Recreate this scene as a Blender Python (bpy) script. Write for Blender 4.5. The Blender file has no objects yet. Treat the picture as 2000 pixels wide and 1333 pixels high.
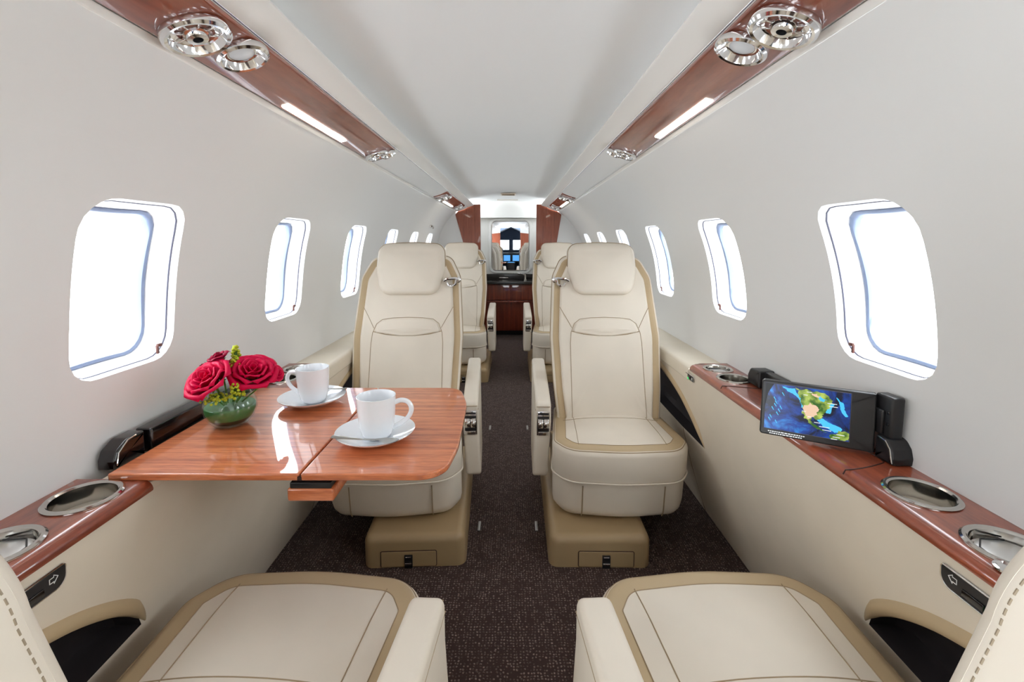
import bpy, bmesh, math, random
import numpy as np
from mathutils import Vector, Matrix
random.seed(7)
S = bpy.context.scene
COL = S.collection
PI = math.pi
R = math.radians

# ------------------------------------------------------------------ materials
def lin(c):
    c = c / 255.0
    return c / 12.92 if c <= 0.04045 else ((c + 0.055) / 1.055) ** 2.4
def rgb(r, g, b): return (lin(r), lin(g), lin(b), 1.0)

def new_mat(name):
    m = bpy.data.materials.new(name); m.use_nodes = True
    nt = m.node_tree
    return m, nt, nt.nodes['Principled BSDF']
def setp(b, **k):
    names = {'base': 'Base Color', 'rough': 'Roughness', 'metal': 'Metallic', 'coat': 'Coat Weight', 'coatr': 'Coat Roughness',
             'spec': 'Specular IOR Level', 'sheen': 'Sheen Weight', 'emit': 'Emission Color', 'estr': 'Emission Strength',
             'alpha': 'Alpha', 'trans': 'Transmission Weight', 'ior': 'IOR'}
    for a, v in k.items(): b.inputs[names[a]].default_value = v
def N(nt, t, **k):
    n = nt.nodes.new(t)
    for a, v in k.items():
        if a in n.bl_rna.properties: setattr(n, a, v)
        else: n.inputs[a].default_value = v
    return n
def L(nt, a, b): nt.links.new(a, b)

def mat_plain(name, col, rough=.5, **k):
    m, nt, b = new_mat(name); setp(b, base=col, rough=rough, **k); return m

def mat_leather(name, col, rough=.5, grain=0, bump=.05, var=.06):
    m, nt, b = new_mat(name)
    tc = N(nt, 'ShaderNodeTexCoord')
    n2 = N(nt, 'ShaderNodeTexNoise'); n2.inputs['Scale'].default_value = 9; n2.inputs['Detail'].default_value = 2
    L(nt, tc.outputs['Object'], n2.inputs['Vector'])
    b2 = N(nt, 'ShaderNodeBump'); b2.inputs['Strength'].default_value = .25; b2.inputs['Distance'].default_value = .004
    L(nt, n2.outputs['Fac'], b2.inputs['Height'])
    if grain:
        v = N(nt, 'ShaderNodeTexVoronoi'); v.inputs['Scale'].default_value = grain
        L(nt, tc.outputs['Object'], v.inputs['Vector'])
        bp = N(nt, 'ShaderNodeBump'); bp.inputs['Strength'].default_value = bump; bp.inputs['Distance'].default_value = .0006
        L(nt, v.outputs['Distance'], bp.inputs['Height']); L(nt, bp.outputs['Normal'], b2.inputs['Normal'])
    L(nt, b2.outputs['Normal'], b.inputs['Normal'])
    mx = N(nt, 'ShaderNodeMix', data_type='RGBA')
    mx.inputs[6].default_value = tuple(c * (1 - var) for c in col[:3]) + (1,)
    mx.inputs[7].default_value = tuple(min(1, c * (1 + var)) for c in col[:3]) + (1,)
    L(nt, n2.outputs['Fac'], mx.inputs[0]); L(nt, mx.outputs[2], b.inputs['Base Color'])
    setp(b, rough=rough, spec=.35)
    return m

def mat_wood(name, dark, light, axis, freq=55, long=1.6, coat=1.0, ribbon=.35):
    """sapele: fine streaks along one axis, soft ribbons across, thick lacquer"""
    m, nt, b = new_mat(name)
    tc = N(nt, 'ShaderNodeTexCoord')
    mp = N(nt, 'ShaderNodeMapping')
    sc = [freq, freq, freq]; sc[axis] = long
    mp.inputs['Scale'].default_value = sc
    L(nt, tc.outputs['Object'], mp.inputs['Vector'])
    n = N(nt, 'ShaderNodeTexNoise'); n.inputs['Scale'].default_value = 1.0; n.inputs['Detail'].default_value = 5; n.inputs['Roughness'].default_value = .6
    n.inputs['Distortion'].default_value = .4
    L(nt, mp.outputs['Vector'], n.inputs['Vector'])
    mp2 = N(nt, 'ShaderNodeMapping'); s2 = [freq * 4] * 3; s2[axis] = long * 14
    mp2.inputs['Scale'].default_value = s2
    L(nt, tc.outputs['Object'], mp2.inputs['Vector'])
    n2 = N(nt, 'ShaderNodeTexNoise'); n2.inputs['Scale'].default_value = 1.0; n2.inputs['Detail'].default_value = 3
    L(nt, mp2.outputs['Vector'], n2.inputs['Vector'])
    ad = N(nt, 'ShaderNodeMath', operation='MULTIPLY_ADD'); ad.inputs[1].default_value = ribbon
    L(nt, n2.outputs['Fac'], ad.inputs[0]); L(nt, n.outputs['Fac'], ad.inputs[2])
    cr = N(nt, 'ShaderNodeValToRGB')
    e = cr.color_ramp.elements
    e[0].position = .42; e[0].color = dark; e[1].position = .86; e[1].color = light
    L(nt, ad.outputs[0], cr.inputs[0]); L(nt, cr.outputs[0], b.inputs['Base Color'])
    setp(b, rough=.35, coat=coat, coatr=.025, spec=.4)
    return m

def mat_glass(name, tint=(1, 1, 1, 1), ior=1.45, rough=0.0):
    m = bpy.data.materials.new(name); m.use_nodes = True
    nt = m.node_tree; nt.nodes.clear()
    o = N(nt, 'ShaderNodeOutputMaterial'); t = N(nt, 'ShaderNodeBsdfTransparent'); g = N(nt, 'ShaderNodeBsdfGlossy')
    t.inputs['Color'].default_value = tint; g.inputs['Roughness'].default_value = rough
    lw = N(nt, 'ShaderNodeLayerWeight'); lw.inputs['Blend'].default_value = .5
    pw = N(nt, 'ShaderNodeMath', operation='POWER'); pw.inputs[1].default_value = 5.0; L(nt, lw.outputs['Facing'], pw.inputs[0])
    f = N(nt, 'ShaderNodeMath', operation='MULTIPLY_ADD'); f.inputs[1].default_value = .75; f.inputs[2].default_value = .05; L(nt, pw.outputs[0], f.inputs[0])
    mx = N(nt, 'ShaderNodeMixShader')
    L(nt, f.outputs[0], mx.inputs[0]); L(nt, t.outputs[0], mx.inputs[1]); L(nt, g.outputs[0], mx.inputs[2]); L(nt, mx.outputs[0], o.inputs[0])
    return m

def mat_carpet():
    m, nt, b = new_mat('carpet')
    tc = N(nt, 'ShaderNodeTexCoord')
    wp = N(nt, 'ShaderNodeTexNoise'); wp.inputs['Scale'].default_value = 30; wp.inputs['Detail'].default_value = 2
    L(nt, tc.outputs['Object'], wp.inputs['Vector'])
    mw = N(nt, 'ShaderNodeMix', data_type='RGBA', blend_type='LINEAR_LIGHT'); mw.inputs[0].default_value = .0035
    L(nt, tc.outputs['Object'], mw.inputs[6]); L(nt, wp.outputs['Color'], mw.inputs[7])
    v = N(nt, 'ShaderNodeTexVoronoi'); v.inputs['Scale'].default_value = 118; v.inputs['Randomness'].default_value = .38
    L(nt, mw.outputs[2], v.inputs['Vector'])
    cr = N(nt, 'ShaderNodeValToRGB'); e = cr.color_ramp.elements
    e[0].position = .16; e[0].color = (1, 1, 1, 1); e[1].position = .40; e[1].color = (0, 0, 0, 1)
    L(nt, v.outputs['Distance'], cr.inputs[0])
    n = N(nt, 'ShaderNodeTexNoise'); n.inputs['Scale'].default_value = 190; n.inputs['Detail'].default_value = 2
    L(nt, tc.outputs['Object'], n.inputs['Vector'])
    cn = N(nt, 'ShaderNodeValToRGB'); e = cn.color_ramp.elements; e[0].position = .40; e[1].position = .62
    L(nt, n.outputs['Fac'], cn.inputs[0])
    mu = N(nt, 'ShaderNodeMath', operation='MULTIPLY'); L(nt, cr.outputs[0], mu.inputs[0]); L(nt, cn.outputs[0], mu.inputs[1])
    mx = N(nt, 'ShaderNodeMix', data_type='RGBA'); mx.inputs[6].default_value = rgb(62, 46, 42); mx.inputs[7].default_value = rgb(158, 136, 126)
    L(nt, mu.outputs[0], mx.inputs[0]); L(nt, mx.outputs[2], b.inputs['Base Color'])
    bp = N(nt, 'ShaderNodeBump'); bp.inputs['Strength'].default_value = .6; bp.inputs['Distance'].default_value = .003
    L(nt, cr.outputs[0], bp.inputs['Height']); L(nt, bp.outputs['Normal'], b.inputs['Normal'])
    setp(b, rough=.95, spec=.1, sheen=.15)
    return m

M = {}
M['wall'] = mat_plain('wall_fabric', rgb(232, 232, 231), .6)
M['ceil'] = mat_plain('ceiling_vinyl', rgb(243, 244, 244), .55)
M['trim'] = mat_plain('trim_white', rgb(242, 240, 236), .4)
M['reveal'] = mat_plain('window_surround_white', rgb(246, 247, 249), .45)
M['gasket'] = mat_plain('window_gasket_blue_grey', rgb(128, 141, 168), .5)
M['lower'] = mat_leather('lower_panel_leather', rgb(226, 214, 196), rough=.55)
M['cream'] = mat_leather('cream_leather', rgb(228, 218, 203), rough=.48)
M['ledgecream'] = mat_leather('ledge_cream_leather', rgb(226, 216, 198), rough=.45)
M['tan'] = mat_leather('tan_leather', rgb(192, 170, 136), rough=.5)
M['seam'] = mat_plain('seam_thread', rgb(164, 143, 114), .7)
M['stitch'] = mat_plain('stitch_thread', rgb(158, 142, 120), .7)
M['pedestal'] = mat_plain('pedestal_tan', rgb(168, 144, 108), .38)
M['dark'] = mat_plain('black_plastic', rgb(30, 29, 31), .35)
M['black'] = mat_plain('gloss_black', rgb(20, 16, 18), .12, coat=.6, coatr=.03)
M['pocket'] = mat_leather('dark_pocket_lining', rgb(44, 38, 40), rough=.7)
M['groove'] = mat_plain('dark_groove', rgb(52, 24, 16), .6)
M['slot'] = mat_plain('grey_groove', rgb(92, 92, 108), .6)
M['chrome'] = mat_plain('chrome', (.82, .82, .83, 1), .09, metal=1.0)
M['steel'] = mat_plain('brushed_steel', (.60, .58, .55, 1), .13, metal=1.0)
M['wood'] = mat_wood('mahogany_veneer', rgb(98, 38, 24), rgb(166, 82, 52), 1, freq=42, long=3)
M['psuwood'] = mat_wood('overhead_mahogany', rgb(104, 44, 30), rgb(150, 78, 55), 1, freq=26, long=1.6)
M['tablewood'] = mat_wood('table_sapele', rgb(148, 64, 34), rgb(222, 132, 84), 0, freq=78, long=2.6, ribbon=.45)
M['partwood'] = mat_wood('partition_sapele', rgb(112, 50, 32), rgb(158, 84, 58), 2, freq=45, long=1.5, coat=.6)
M['vanwood'] = mat_wood('vanity_mahogany', rgb(86, 28, 18), rgb(150, 66, 42), 2, freq=50, long=2)
M['granite'] = mat_plain('dark_stone', rgb(52, 48, 46), .15)
M['china'] = mat_plain('white_china', rgb(243, 246, 250), .12, coat=.5, coatr=.04)
M['glass'] = mat_glass('window_pane')
M['vglass'] = mat_glass('vase_glass', (.93, .97, .95, 1))
M['leaf'] = mat_plain('wrapped_leaf_green', rgb(70, 128, 74), .3)
M['leafdark'] = mat_plain('vase_base_dark_green', rgb(44, 54, 38), .3)
M['mirror'] = mat_plain('mirror_silver', (.86, .89, .92, 1), .0, metal=1.0)
M['lens'] = mat_plain('frosted_lens', rgb(226, 230, 234), .25)
M['rose'] = mat_plain('red_petal', rgb(208, 0, 66), .5, spec=.2)
M['rosedk'] = mat_plain('dark_red_petal', rgb(150, 4, 52), .5, spec=.2)
M['stem'] = mat_plain('green_stem', rgb(86, 128, 50), .5)
M['yg'] = mat_plain('yellow_green_blossom', rgb(186, 196, 44), .6)
M['carpet'] = mat_carpet()
M['white'] = mat_plain('white_print', rgb(238, 240, 240), .5)
M['cockpitblue'] = mat_plain('cockpit_grey_blue', rgb(74, 88, 108), .5)
def mat_emit(name, col, s):
    m, nt, b = new_mat(name); setp(b, base=(0, 0, 0, 1), emit=col, estr=s, rough=.4); return m
M['lamp'] = mat_emit('lamp_strip_lit', (1, .93, .80, 1), 7.0)
M['green'] = mat_emit('green_indicator', (.03, .9, .2, 1), 1.3)
M['screenblue'] = mat_emit('cockpit_screen_lit', (.10, .35, .75, 1), 1.2)

# ------------------------------------------------------------------ mesh helper
class MB:
    def __init__(s): s.v = []; s.f = []; s.m = []
    def add(s, vs, fs, mi=0):
        o = len(s.v); s.v += [tuple(map(float, p)) for p in vs]
        for k, f in enumerate(fs):
            s.f.append(tuple(i + o for i in f)); s.m.append(mi if isinstance(mi, int) else mi[k])
    def build(s, name, mats, parent=None, ang=35, loc=None, merge=0.0):
        me = bpy.data.meshes.new(name)
        me.from_pydata(s.v, [], s.f)
        if not isinstance(mats, (list, tuple)): mats = [mats]
        for m in mats: me.materials.append(m)
        me.polygons.foreach_set('material_index', s.m)
        bm = bmesh.new(); bm.from_mesh(me)
        if merge: bmesh.ops.remove_doubles(bm, verts=bm.verts, dist=merge)
        bmesh.ops.recalc_face_normals(bm, faces=bm.faces)
        bm.to_mesh(me); bm.free()
        me.polygons.foreach_set('use_smooth', [True] * len(me.polygons))
        me.set_sharp_from_angle(angle=R(ang))
        o = bpy.data.objects.new(name, me); COL.objects.link(o)
        if parent is not None: o.parent = parent
        if loc: o.location = loc
        return o
    # shapes
    def box(s, c, d, mi=0, b=0.0, mat=None):
        """box of size d centred on c, edges chamfered by b; mat: 4x4 placing it"""
        bm = bmesh.new(); bmesh.ops.create_cube(bm, size=1.0)
        for v in bm.verts: v.co = Vector((v.co.x * d[0], v.co.y * d[1], v.co.z * d[2]))
        if b: bmesh.ops.bevel(bm, geom=bm.edges[:], offset=b, segments=3, affect='EDGES', profile=.5)
        vs = []
        for v in bm.verts:
            p = v.co + Vector(c)
            vs.append(tuple(mat @ p) if mat else tuple(p))
        bm.verts.index_update()
        fs = [[v.index for v in f.verts] for f in bm.faces]; bm.free()
        s.add(vs, fs, mi)
    def tube(s, pts, r, mi=0, n=8, closed=False, cap=True):
        P = [Vector(p) for p in pts]; k = len(P); vs = []; rr = r if isinstance(r, (list, tuple)) else [r] * k
        up = None
        for i in range(k):
            a = P[(i - 1) % k] if (closed or i > 0) else P[i]; b = P[(i + 1) % k] if (closed or i < k - 1) else P[i]
            t = (b - a).normalized()
            if up is None:
                up = t.orthogonal().normalized()
            up = (up - t * up.dot(t)).normalized(); w = t.cross(up)
            for j in range(n):
                an = 2 * PI * j / n
                vs.append(P[i] + (up * math.cos(an) + w * math.sin(an)) * rr[i])
        fs = []
        for i in range(k if closed else k - 1):
            i2 = (i + 1) % k
            for j in range(n):
                j2 = (j + 1) % n
                fs.append((i * n + j, i * n + j2, i2 * n + j2, i2 * n + j))
        if cap and not closed:
            fs.append(tuple(range(n))[::-1]); fs.append(tuple((k - 1) * n + j for j in range(n)))
        s.add(vs, fs, mi)
    def lathe(s, prof, n=40, mi=0, mat=None, mis=None):
        """prof: (r,h) list spun about z; mat places it"""
        vs = []; fs = []; ms = []; k = len(prof)
        for (r, h) in prof:
            for j in range(n):
                a = 2 * PI * j / n
                p = Vector((r * math.cos(a), r * math.sin(a), h)); vs.append(mat @ p if mat else p)
        for i in range(k - 1):
            for j in range(n):
                j2 = (j + 1) % n
                fs.append((i * n + j, i * n + j2, (i + 1) * n + j2, (i + 1) * n + j)); ms.append(mis[i] if mis else mi)
        s.add(vs, fs, ms)
    def sweep(s, prof, ys, fn, mi=0, closed=False):
        """profile points (a,b) repeated at each y; fn(a,b,y)->point"""
        k = len(prof); vs = []; fs = []
        for y in ys:
            for (a, b) in prof: vs.append(fn(a, b, y))
        kk = k if closed else k - 1
        for i in range(len(ys) - 1):
            for j in range(kk):
                j2 = (j + 1) % k
                fs.append((i * k + j, i * k + j2, (i + 1) * k + j2, (i + 1) * k + j))
        s.add(vs, fs, mi)

def rpoly(pts, rad, seg=8, step=None):
    """polygon with filleted corners (CCW)"""
    out = []; n = len(pts)
    if not isinstance(rad, (list, tuple)): rad = [rad] * n
    for i in range(n):
        p = np.array(pts[i], float); a = np.array(pts[i - 1], float) - p; b = np.array(pts[(i + 1) % n], float) - p
        la, lb = np.linalg.norm(a), np.linalg.norm(b); a /= la; b /= lb
        th = math.acos(max(-1, min(1, a @ b)))
        if rad[i] < 1e-6 or th > PI - .02: out.append(p); continue
        d = min(rad[i] / math.tan(th / 2), la * .49, lb * .49); r = d * math.tan(th / 2)
        c = p + (a + b) / np.linalg.norm(a + b) * (r / math.sin(th / 2))
        p0 = p + a * d - c; p1 = p + b * d - c
        a0 = math.atan2(p0[1], p0[0]); a1 = math.atan2(p1[1], p1[0]); da = (a1 - a0 + PI) % (2 * PI) - PI
        for k in range(seg + 1):
            an = a0 + da * k / seg; out.append(c + r * np.array([math.cos(an), math.sin(an)]))
    P = np.array(out)
    if step:
        Q = []
        for i in range(len(P)):
            p, q = P[i], P[(i + 1) % len(P)]; m = max(1, int(math.ceil(np.linalg.norm(q - p) / step)))
            for k in range(m): Q.append(p + (q - p) * k / m)
        P = np.array(Q)
    return P

def inset(P, d):
    a = np.roll(P, 1, 0); b = np.roll(P, -1, 0); t = b - a
    t = t / np.maximum(np.linalg.norm(t, axis=1, keepdims=True), 1e-9)
    return P + np.c_[-t[:, 1], t[:, 0]] * d

def pad(mb, P, h, r, fn, crown=0.0, r2=0.0, mats=(0, 0, 0), band=None, nin=5, bottom=True, center=None):
    """Upholstered slab: outline P (CCW), height h, top edge radius r, bottom edge radius r2; fn(x,y,h)->point.
    mats: side, band, top; band = inset distance where the top material starts.  Returns f(x,y)->height of the top."""
    n = len(P); rings = []; ms = []
    if r2:
        for k in range(4):
            an = PI / 2 * k / 4; rings.append((inset(P, r2 * (1 - math.sin(an))), r2 * (1 - math.cos(an)))); ms.append(mats[0])
    rings.append((P, r2)); ms.append(mats[0]); rings.append((P, h - r)); ms.append(mats[0])
    for k in range(1, 6):
        an = PI / 2 * k / 5
        rings.append((inset(P, r * (1 - math.cos(an))), h - r + r * math.sin(an)))
        ms.append(mats[0] if k < 3 or band is None else mats[1])
    top = inset(P, r); d0 = r
    if band is not None and band > r:
        ms[-1] = mats[1]
        top = inset(P, band); rings.append((top, h)); ms.append(mats[2])
    else:
        ms[-1] = mats[2]; top = inset(P, r + min(.0012, r * .3)); rings.append((top, h)); ms.append(mats[2])
    c = np.array(center) if center is not None else top.mean(0)
    for k in range(1, nin):
        q = 1 - k / nin; rings.append((c + (top - c) * q, h + crown * (1 - q ** 2.5))); ms.append(mats[2])
    vs = []; fs = []; fm = []
    for (Q, z) in rings:
        for p in Q: vs.append(fn(p[0], p[1], z))
    for i in range(len(rings) - 1):
        for j in range(n):
            j2 = (j + 1) % n
            fs.append((i * n + j, i * n + j2, (i + 1) * n + j2, (i + 1) * n + j)); fm.append(ms[i])
    vs.append(fn(c[0], c[1], h + crown)); ci = len(vs) - 1; o = (len(rings) - 1) * n
    for j in range(n): fs.append((o + j, o + (j + 1) % n, ci)); fm.append(mats[2])
    if bottom:
        cb = P.mean(0); vs.append(fn(cb[0], cb[1], 0)); bi = len(vs) - 1
        for j in range(n): fs.append(((j + 1) % n, j, bi)); fm.append(mats[0])
    mb.add(vs, fs, fm)
    def hgt(x, y):
        dx, dy = x - c[0], y - c[1]; th = math.atan2(dy, dx); t = ray_poly(c, th, top); k = min(1, math.hypot(dx, dy) / max(t, 1e-6))
        return h + crown * (1 - k ** 2.5)
    return hgt

def ray_poly(c, th, P):
    d = np.array([math.cos(th), math.sin(th)]); best = 0
    A = P; B = np.roll(P, -1, 0); e = B - A; w = A - np.array(c)
    den = d[0] * e[:, 1] - d[1] * e[:, 0]
    ok = np.abs(den) > 1e-12
    t = np.where(ok, (w[:, 0] * e[:, 1] - w[:, 1] * e[:, 0]) / np.where(ok, den, 1), -1)
    u = np.where(ok, (w[:, 0] * d[1] - w[:, 1] * d[0]) / np.where(ok, den, 1), -1)
    g = ok & (t > 0) & (u >= -1e-6) & (u <= 1 + 1e-6)
    return float(t[g].max()) if g.any() else 0.0

def cell(mb, rect, hole, fn, mi=0, rings=6, nang=56, center=None):
    """sheet over rect (x0,x1,y0,y1) with a star-shaped hole; returns the hole loop in 2D"""
    x0, x1, y0, y1 = rect; c = np.array(center if center is not None else hole.mean(0))
    RP = np.array([(x0, y0), (x1, y0), (x1, y1), (x0, y1)], float)
    ang = set(round(-PI + 2 * PI * k / nang, 6) for k in range(nang))
    for q in RP: ang.add(round(math.atan2(q[1] - c[1], q[0] - c[0]), 6))
    ang = sorted(ang); n = len(ang); vs = []; fs = []; loop = []
    for a in ang:
        d = np.array([math.cos(a), math.sin(a)]); ti = ray_poly(c, a, hole); to = ray_poly(c, a, RP)
        loop.append(c + d * ti)
        for k in range(rings + 1):
            t = ti + (to - ti) * (k / rings) ** 1.3
            p = c + d * t; vs.append(fn(p[0], p[1]))
    for i in range(n):
        i2 = (i + 1) % n
        for k in range(rings):
            a, b = i * (rings + 1) + k, i2 * (rings + 1) + k
            fs.append((a, a + 1, b + 1, b))
    mb.add(vs, fs, mi)
    return np.array(loop)

def empty(name, loc, label=None, cat=None, group=None, rz=0.0):
    o = bpy.data.objects.new(name, None); COL.objects.link(o); o.location = loc; o.rotation_euler = (0, 0, rz)
    o.empty_display_size = .05
    if label: tag(o, label, cat, group)
    return o
def tag(o, label, cat, group=None):
    o['label'] = label; o['category'] = cat
    if group: o['group'] = group
    return o
def struct(o): o['kind'] = 'structure'; return o
def copy_tree(o, parent=None):
    c = o.copy(); COL.objects.link(c)
    if parent is not None: c.parent = parent
    for ch in list(o.children): copy_tree(ch, c)
    return c

# ------------------------------------------------------------------ cabin section
YF, YB = -1.60, 4.70                      # forward and aft bulkheads
WPZ = np.array([.60, .70, .80, .92, 1.06, 1.19, 1.30, 1.385])
WPX = np.array([.778, .787, .790, .778, .745, .685, .602, .500])
WC = np.polyfit(WPZ, WPX, 5)
def wx(side, z):
    x = float(np.polyval(WC, z))
    if side < 0 and z > .9: x += .06 * ((z - .9) / .485) ** 1.5
    return side * x
ZL, ZT = .60, 1.385
WY0 = {1: .928, -1: .922}; WDY = {1: .668, -1: .650}
WIN_Y = {s: [WY0[s] + WDY[s] * k for k in range(-2, 6)] for s in (1, -1)}
WZ0, WZ1 = .806, 1.153
def win_hole(yc):
    return rpoly([(yc - .127, WZ0), (yc + .127, WZ0), (yc + .127, WZ1), (yc - .127, WZ1)], [.05, .06, .045, .07], seg=10)

def build_wall(side, name):
    mb = MB(); loops = []
    f = lambda y, z: (wx(side, z), y, z)
    zs_lo = np.linspace(ZL, .70, 4); zs_hi = np.linspace(1.24, ZT, 8)
    edges = [WY0[side] + WDY[side] * (k - .5) for k in range(-2, 7)]
    for k, yc in enumerate(WIN_Y[side]):
        loops.append(cell(mb, (edges[k], edges[k + 1], .70, 1.24), win_hole(yc), f, rings=7, nang=64, center=(yc, .97)))
    ylist = ([YF] if side > 0 else []) + edges + [YB]
    for zs in (zs_lo, zs_hi):
        for a, b in zip(ylist[:-1], ylist[1:]):
            mb.sweep([(z, 0) for z in zs], np.linspace(a, b, 5), lambda z, _, y: f(y, z))
    for a, b in ((YF, edges[0]) if side > 0 else (0, 0), (edges[-1], YB)):
        if b > a: mb.sweep([(z, 0) for z in np.linspace(.70, 1.24, 25)], np.linspace(a - (.012 if a > YF else 0), b + (.012 if b < YB else 0), 3), lambda z, _, y: f(y, z))
    w = struct(mb.build(name, M['wall'], ang=60, merge=.0004))
    return w, loops

wall_right, loopsR = build_wall(1, 'wall_right')
wall_left, loopsL = build_wall(-1, 'wall_left')

wn = 0
def build_window(side, loop, yc):
    global wn; wn += 1
    root = struct(bpy.data.objects.new('window_%d' % wn, None)); COL.objects.link(root)
    root.location = (wx(side, .97), yc, .97)
    O = Vector(root.location)
    def at(p, out, shrink):
        c = np.array([yc, (WZ0 + WZ1) / 2]); d = p - c
        q = c + d * (1 - shrink / max(np.linalg.norm(d), .01))
        return Vector((wx(side, q[1]) + side * out, q[0], q[1])) - O
    n = len(loop)
    # surround: lip rolling outwards, then the deep reveal
    prof = [(0, 0), (.004, .0015), (.010, .003), (.030, .006), (.052, .011), (.068, .016)]
    mb = MB(); vs = []; fs = []
    for (o, s_) in prof:
        for p in loop: vs.append(at(p, o, s_))
    for i in range(len(prof) - 1):
        for j in range(n):
            j2 = (j + 1) % n; fs.append((i * n + j, i * n + j2, (i + 1) * n + j2, (i + 1) * n + j))
    mb.add(vs, fs); sur = mb.build('surround', M['reveal'], root, ang=50)
    # shade slot line round the reveal
    mb = MB(); mb.tube([at(p, .017, .0032) for p in loop], .0024, 0, 6, closed=True); mb.build('shade_track', M['slot'], root)
    # gasket
    prof = [(.066, .0135), (.0605, .0162), (.0605, .0165), (.063, .0225), (.070, .0242), (.080, .0246)]
    mb = MB(); vs = []; fs = []
    for (o, s_) in prof:
        for p in loop: vs.append(at(p, o, s_))
    for i in range(len(prof) - 1):
        for j in range(n):
            j2 = (j + 1) % n; fs.append((i * n + j, i * n + j2, (i + 1) * n + j2, (i + 1) * n + j))
    mb.add(vs, fs); mb.build('gasket', M['gasket'], root, ang=50)
    # pane
    mb = MB(); vs = [at(p, .0795, .0248) for p in loop]; vs.append(Vector((wx(side, .976) + side * .080, yc, .976)) - O)
    mb.add(vs, [(j, (j + 1) % n, n) for j in range(n)]); mb.build('pane', M['glass'], root)
    # small brown shade latch at the lower aft corner
    mb = MB(); zz = .835; yy = yc + .098
    X0 = wx(side, zz) + side * .012
    mb.box(Vector((X0, yy, zz)) - O, (.006, .012, .007), 0, .001)
    mb.box(Vector((X0 + side * .002, yy - .004, zz - .017)) - O, (.005, .005, .034), 0, .001)
    mb.build('shade_latch', M['latch'], root)
    # daylight portal filling the opening
    ld = bpy.data.lights.new('portal', 'AREA'); ld.shape = 'RECTANGLE'; ld.size = .25; ld.size_y = .36
    ld.cycles.is_portal = True
    lo = bpy.data.objects.new('daylight_portal', ld); COL.objects.link(lo); lo.parent = root
    lo.location = Vector((wx(side, .976) + side * .086, yc, .976)) - O
    tilt = math.atan2(abs(wx(side, 1.12)) - abs(wx(side, .83)), .29)
    lo.rotation_euler = Vector((-side * math.cos(tilt), 0, math.sin(tilt))).to_track_quat('-Z', 'Y').to_euler()
M['latch'] = mat_plain('brown_latch', rgb(96, 52, 42), .4)
for lp, yc in zip(loopsR, WIN_Y[1]): build_window(1, lp, yc)
for lp, yc in zip(loopsL, WIN_Y[-1]): build_window(-1, lp, yc)

# lower side panels (below the ledge), with the pocket openings
XE = .645; ZE = .618
def lowx(z): return .648 + .142 * max(0.0, (ZE - z) / ZE) ** 1.6
def smooth(pts, n=6):
    PP = [Vector(p) for p in pts]; Q = []
    for i in range(len(PP) - 1):
        p0, p1, p2, p3 = PP[max(0, i - 1)], PP[i], PP[i + 1], PP[min(len(PP) - 1, i + 2)]
        for k in range(n):
            t = k / n; Q.append(.5 * ((2 * p1) + (p2 - p0) * t + (2 * p0 - 5 * p1 + 4 * p2 - p3) * t * t + (3 * p1 - p0 - 3 * p2 + p3) * t ** 3))
    return Q + [PP[-1]]
def pocket_arch():
    return [tuple(q) for q in smooth([(1.50, .356), (1.535, .40), (1.59, .445), (1.67, .488), (1.78, .522), (1.92, .545), (2.06, .548), (2.17, .515)], 5)]
def pocket_poly(base, sgn):
    P = pocket_arch() + [(2.215, .46), (2.21, .40), (2.18, .368), (1.95, .352), (1.7, .350)]
    P = [(base + sgn * (y - 1.44), z) for y, z in P]
    if sgn < 0: P = P[::-1]
    return np.array(P)
DOORY = WY0[-1] - 2.5 * WDY[-1]
POCK = [(1.44, 1), (.845, -1), (3.42, 1)]
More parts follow.
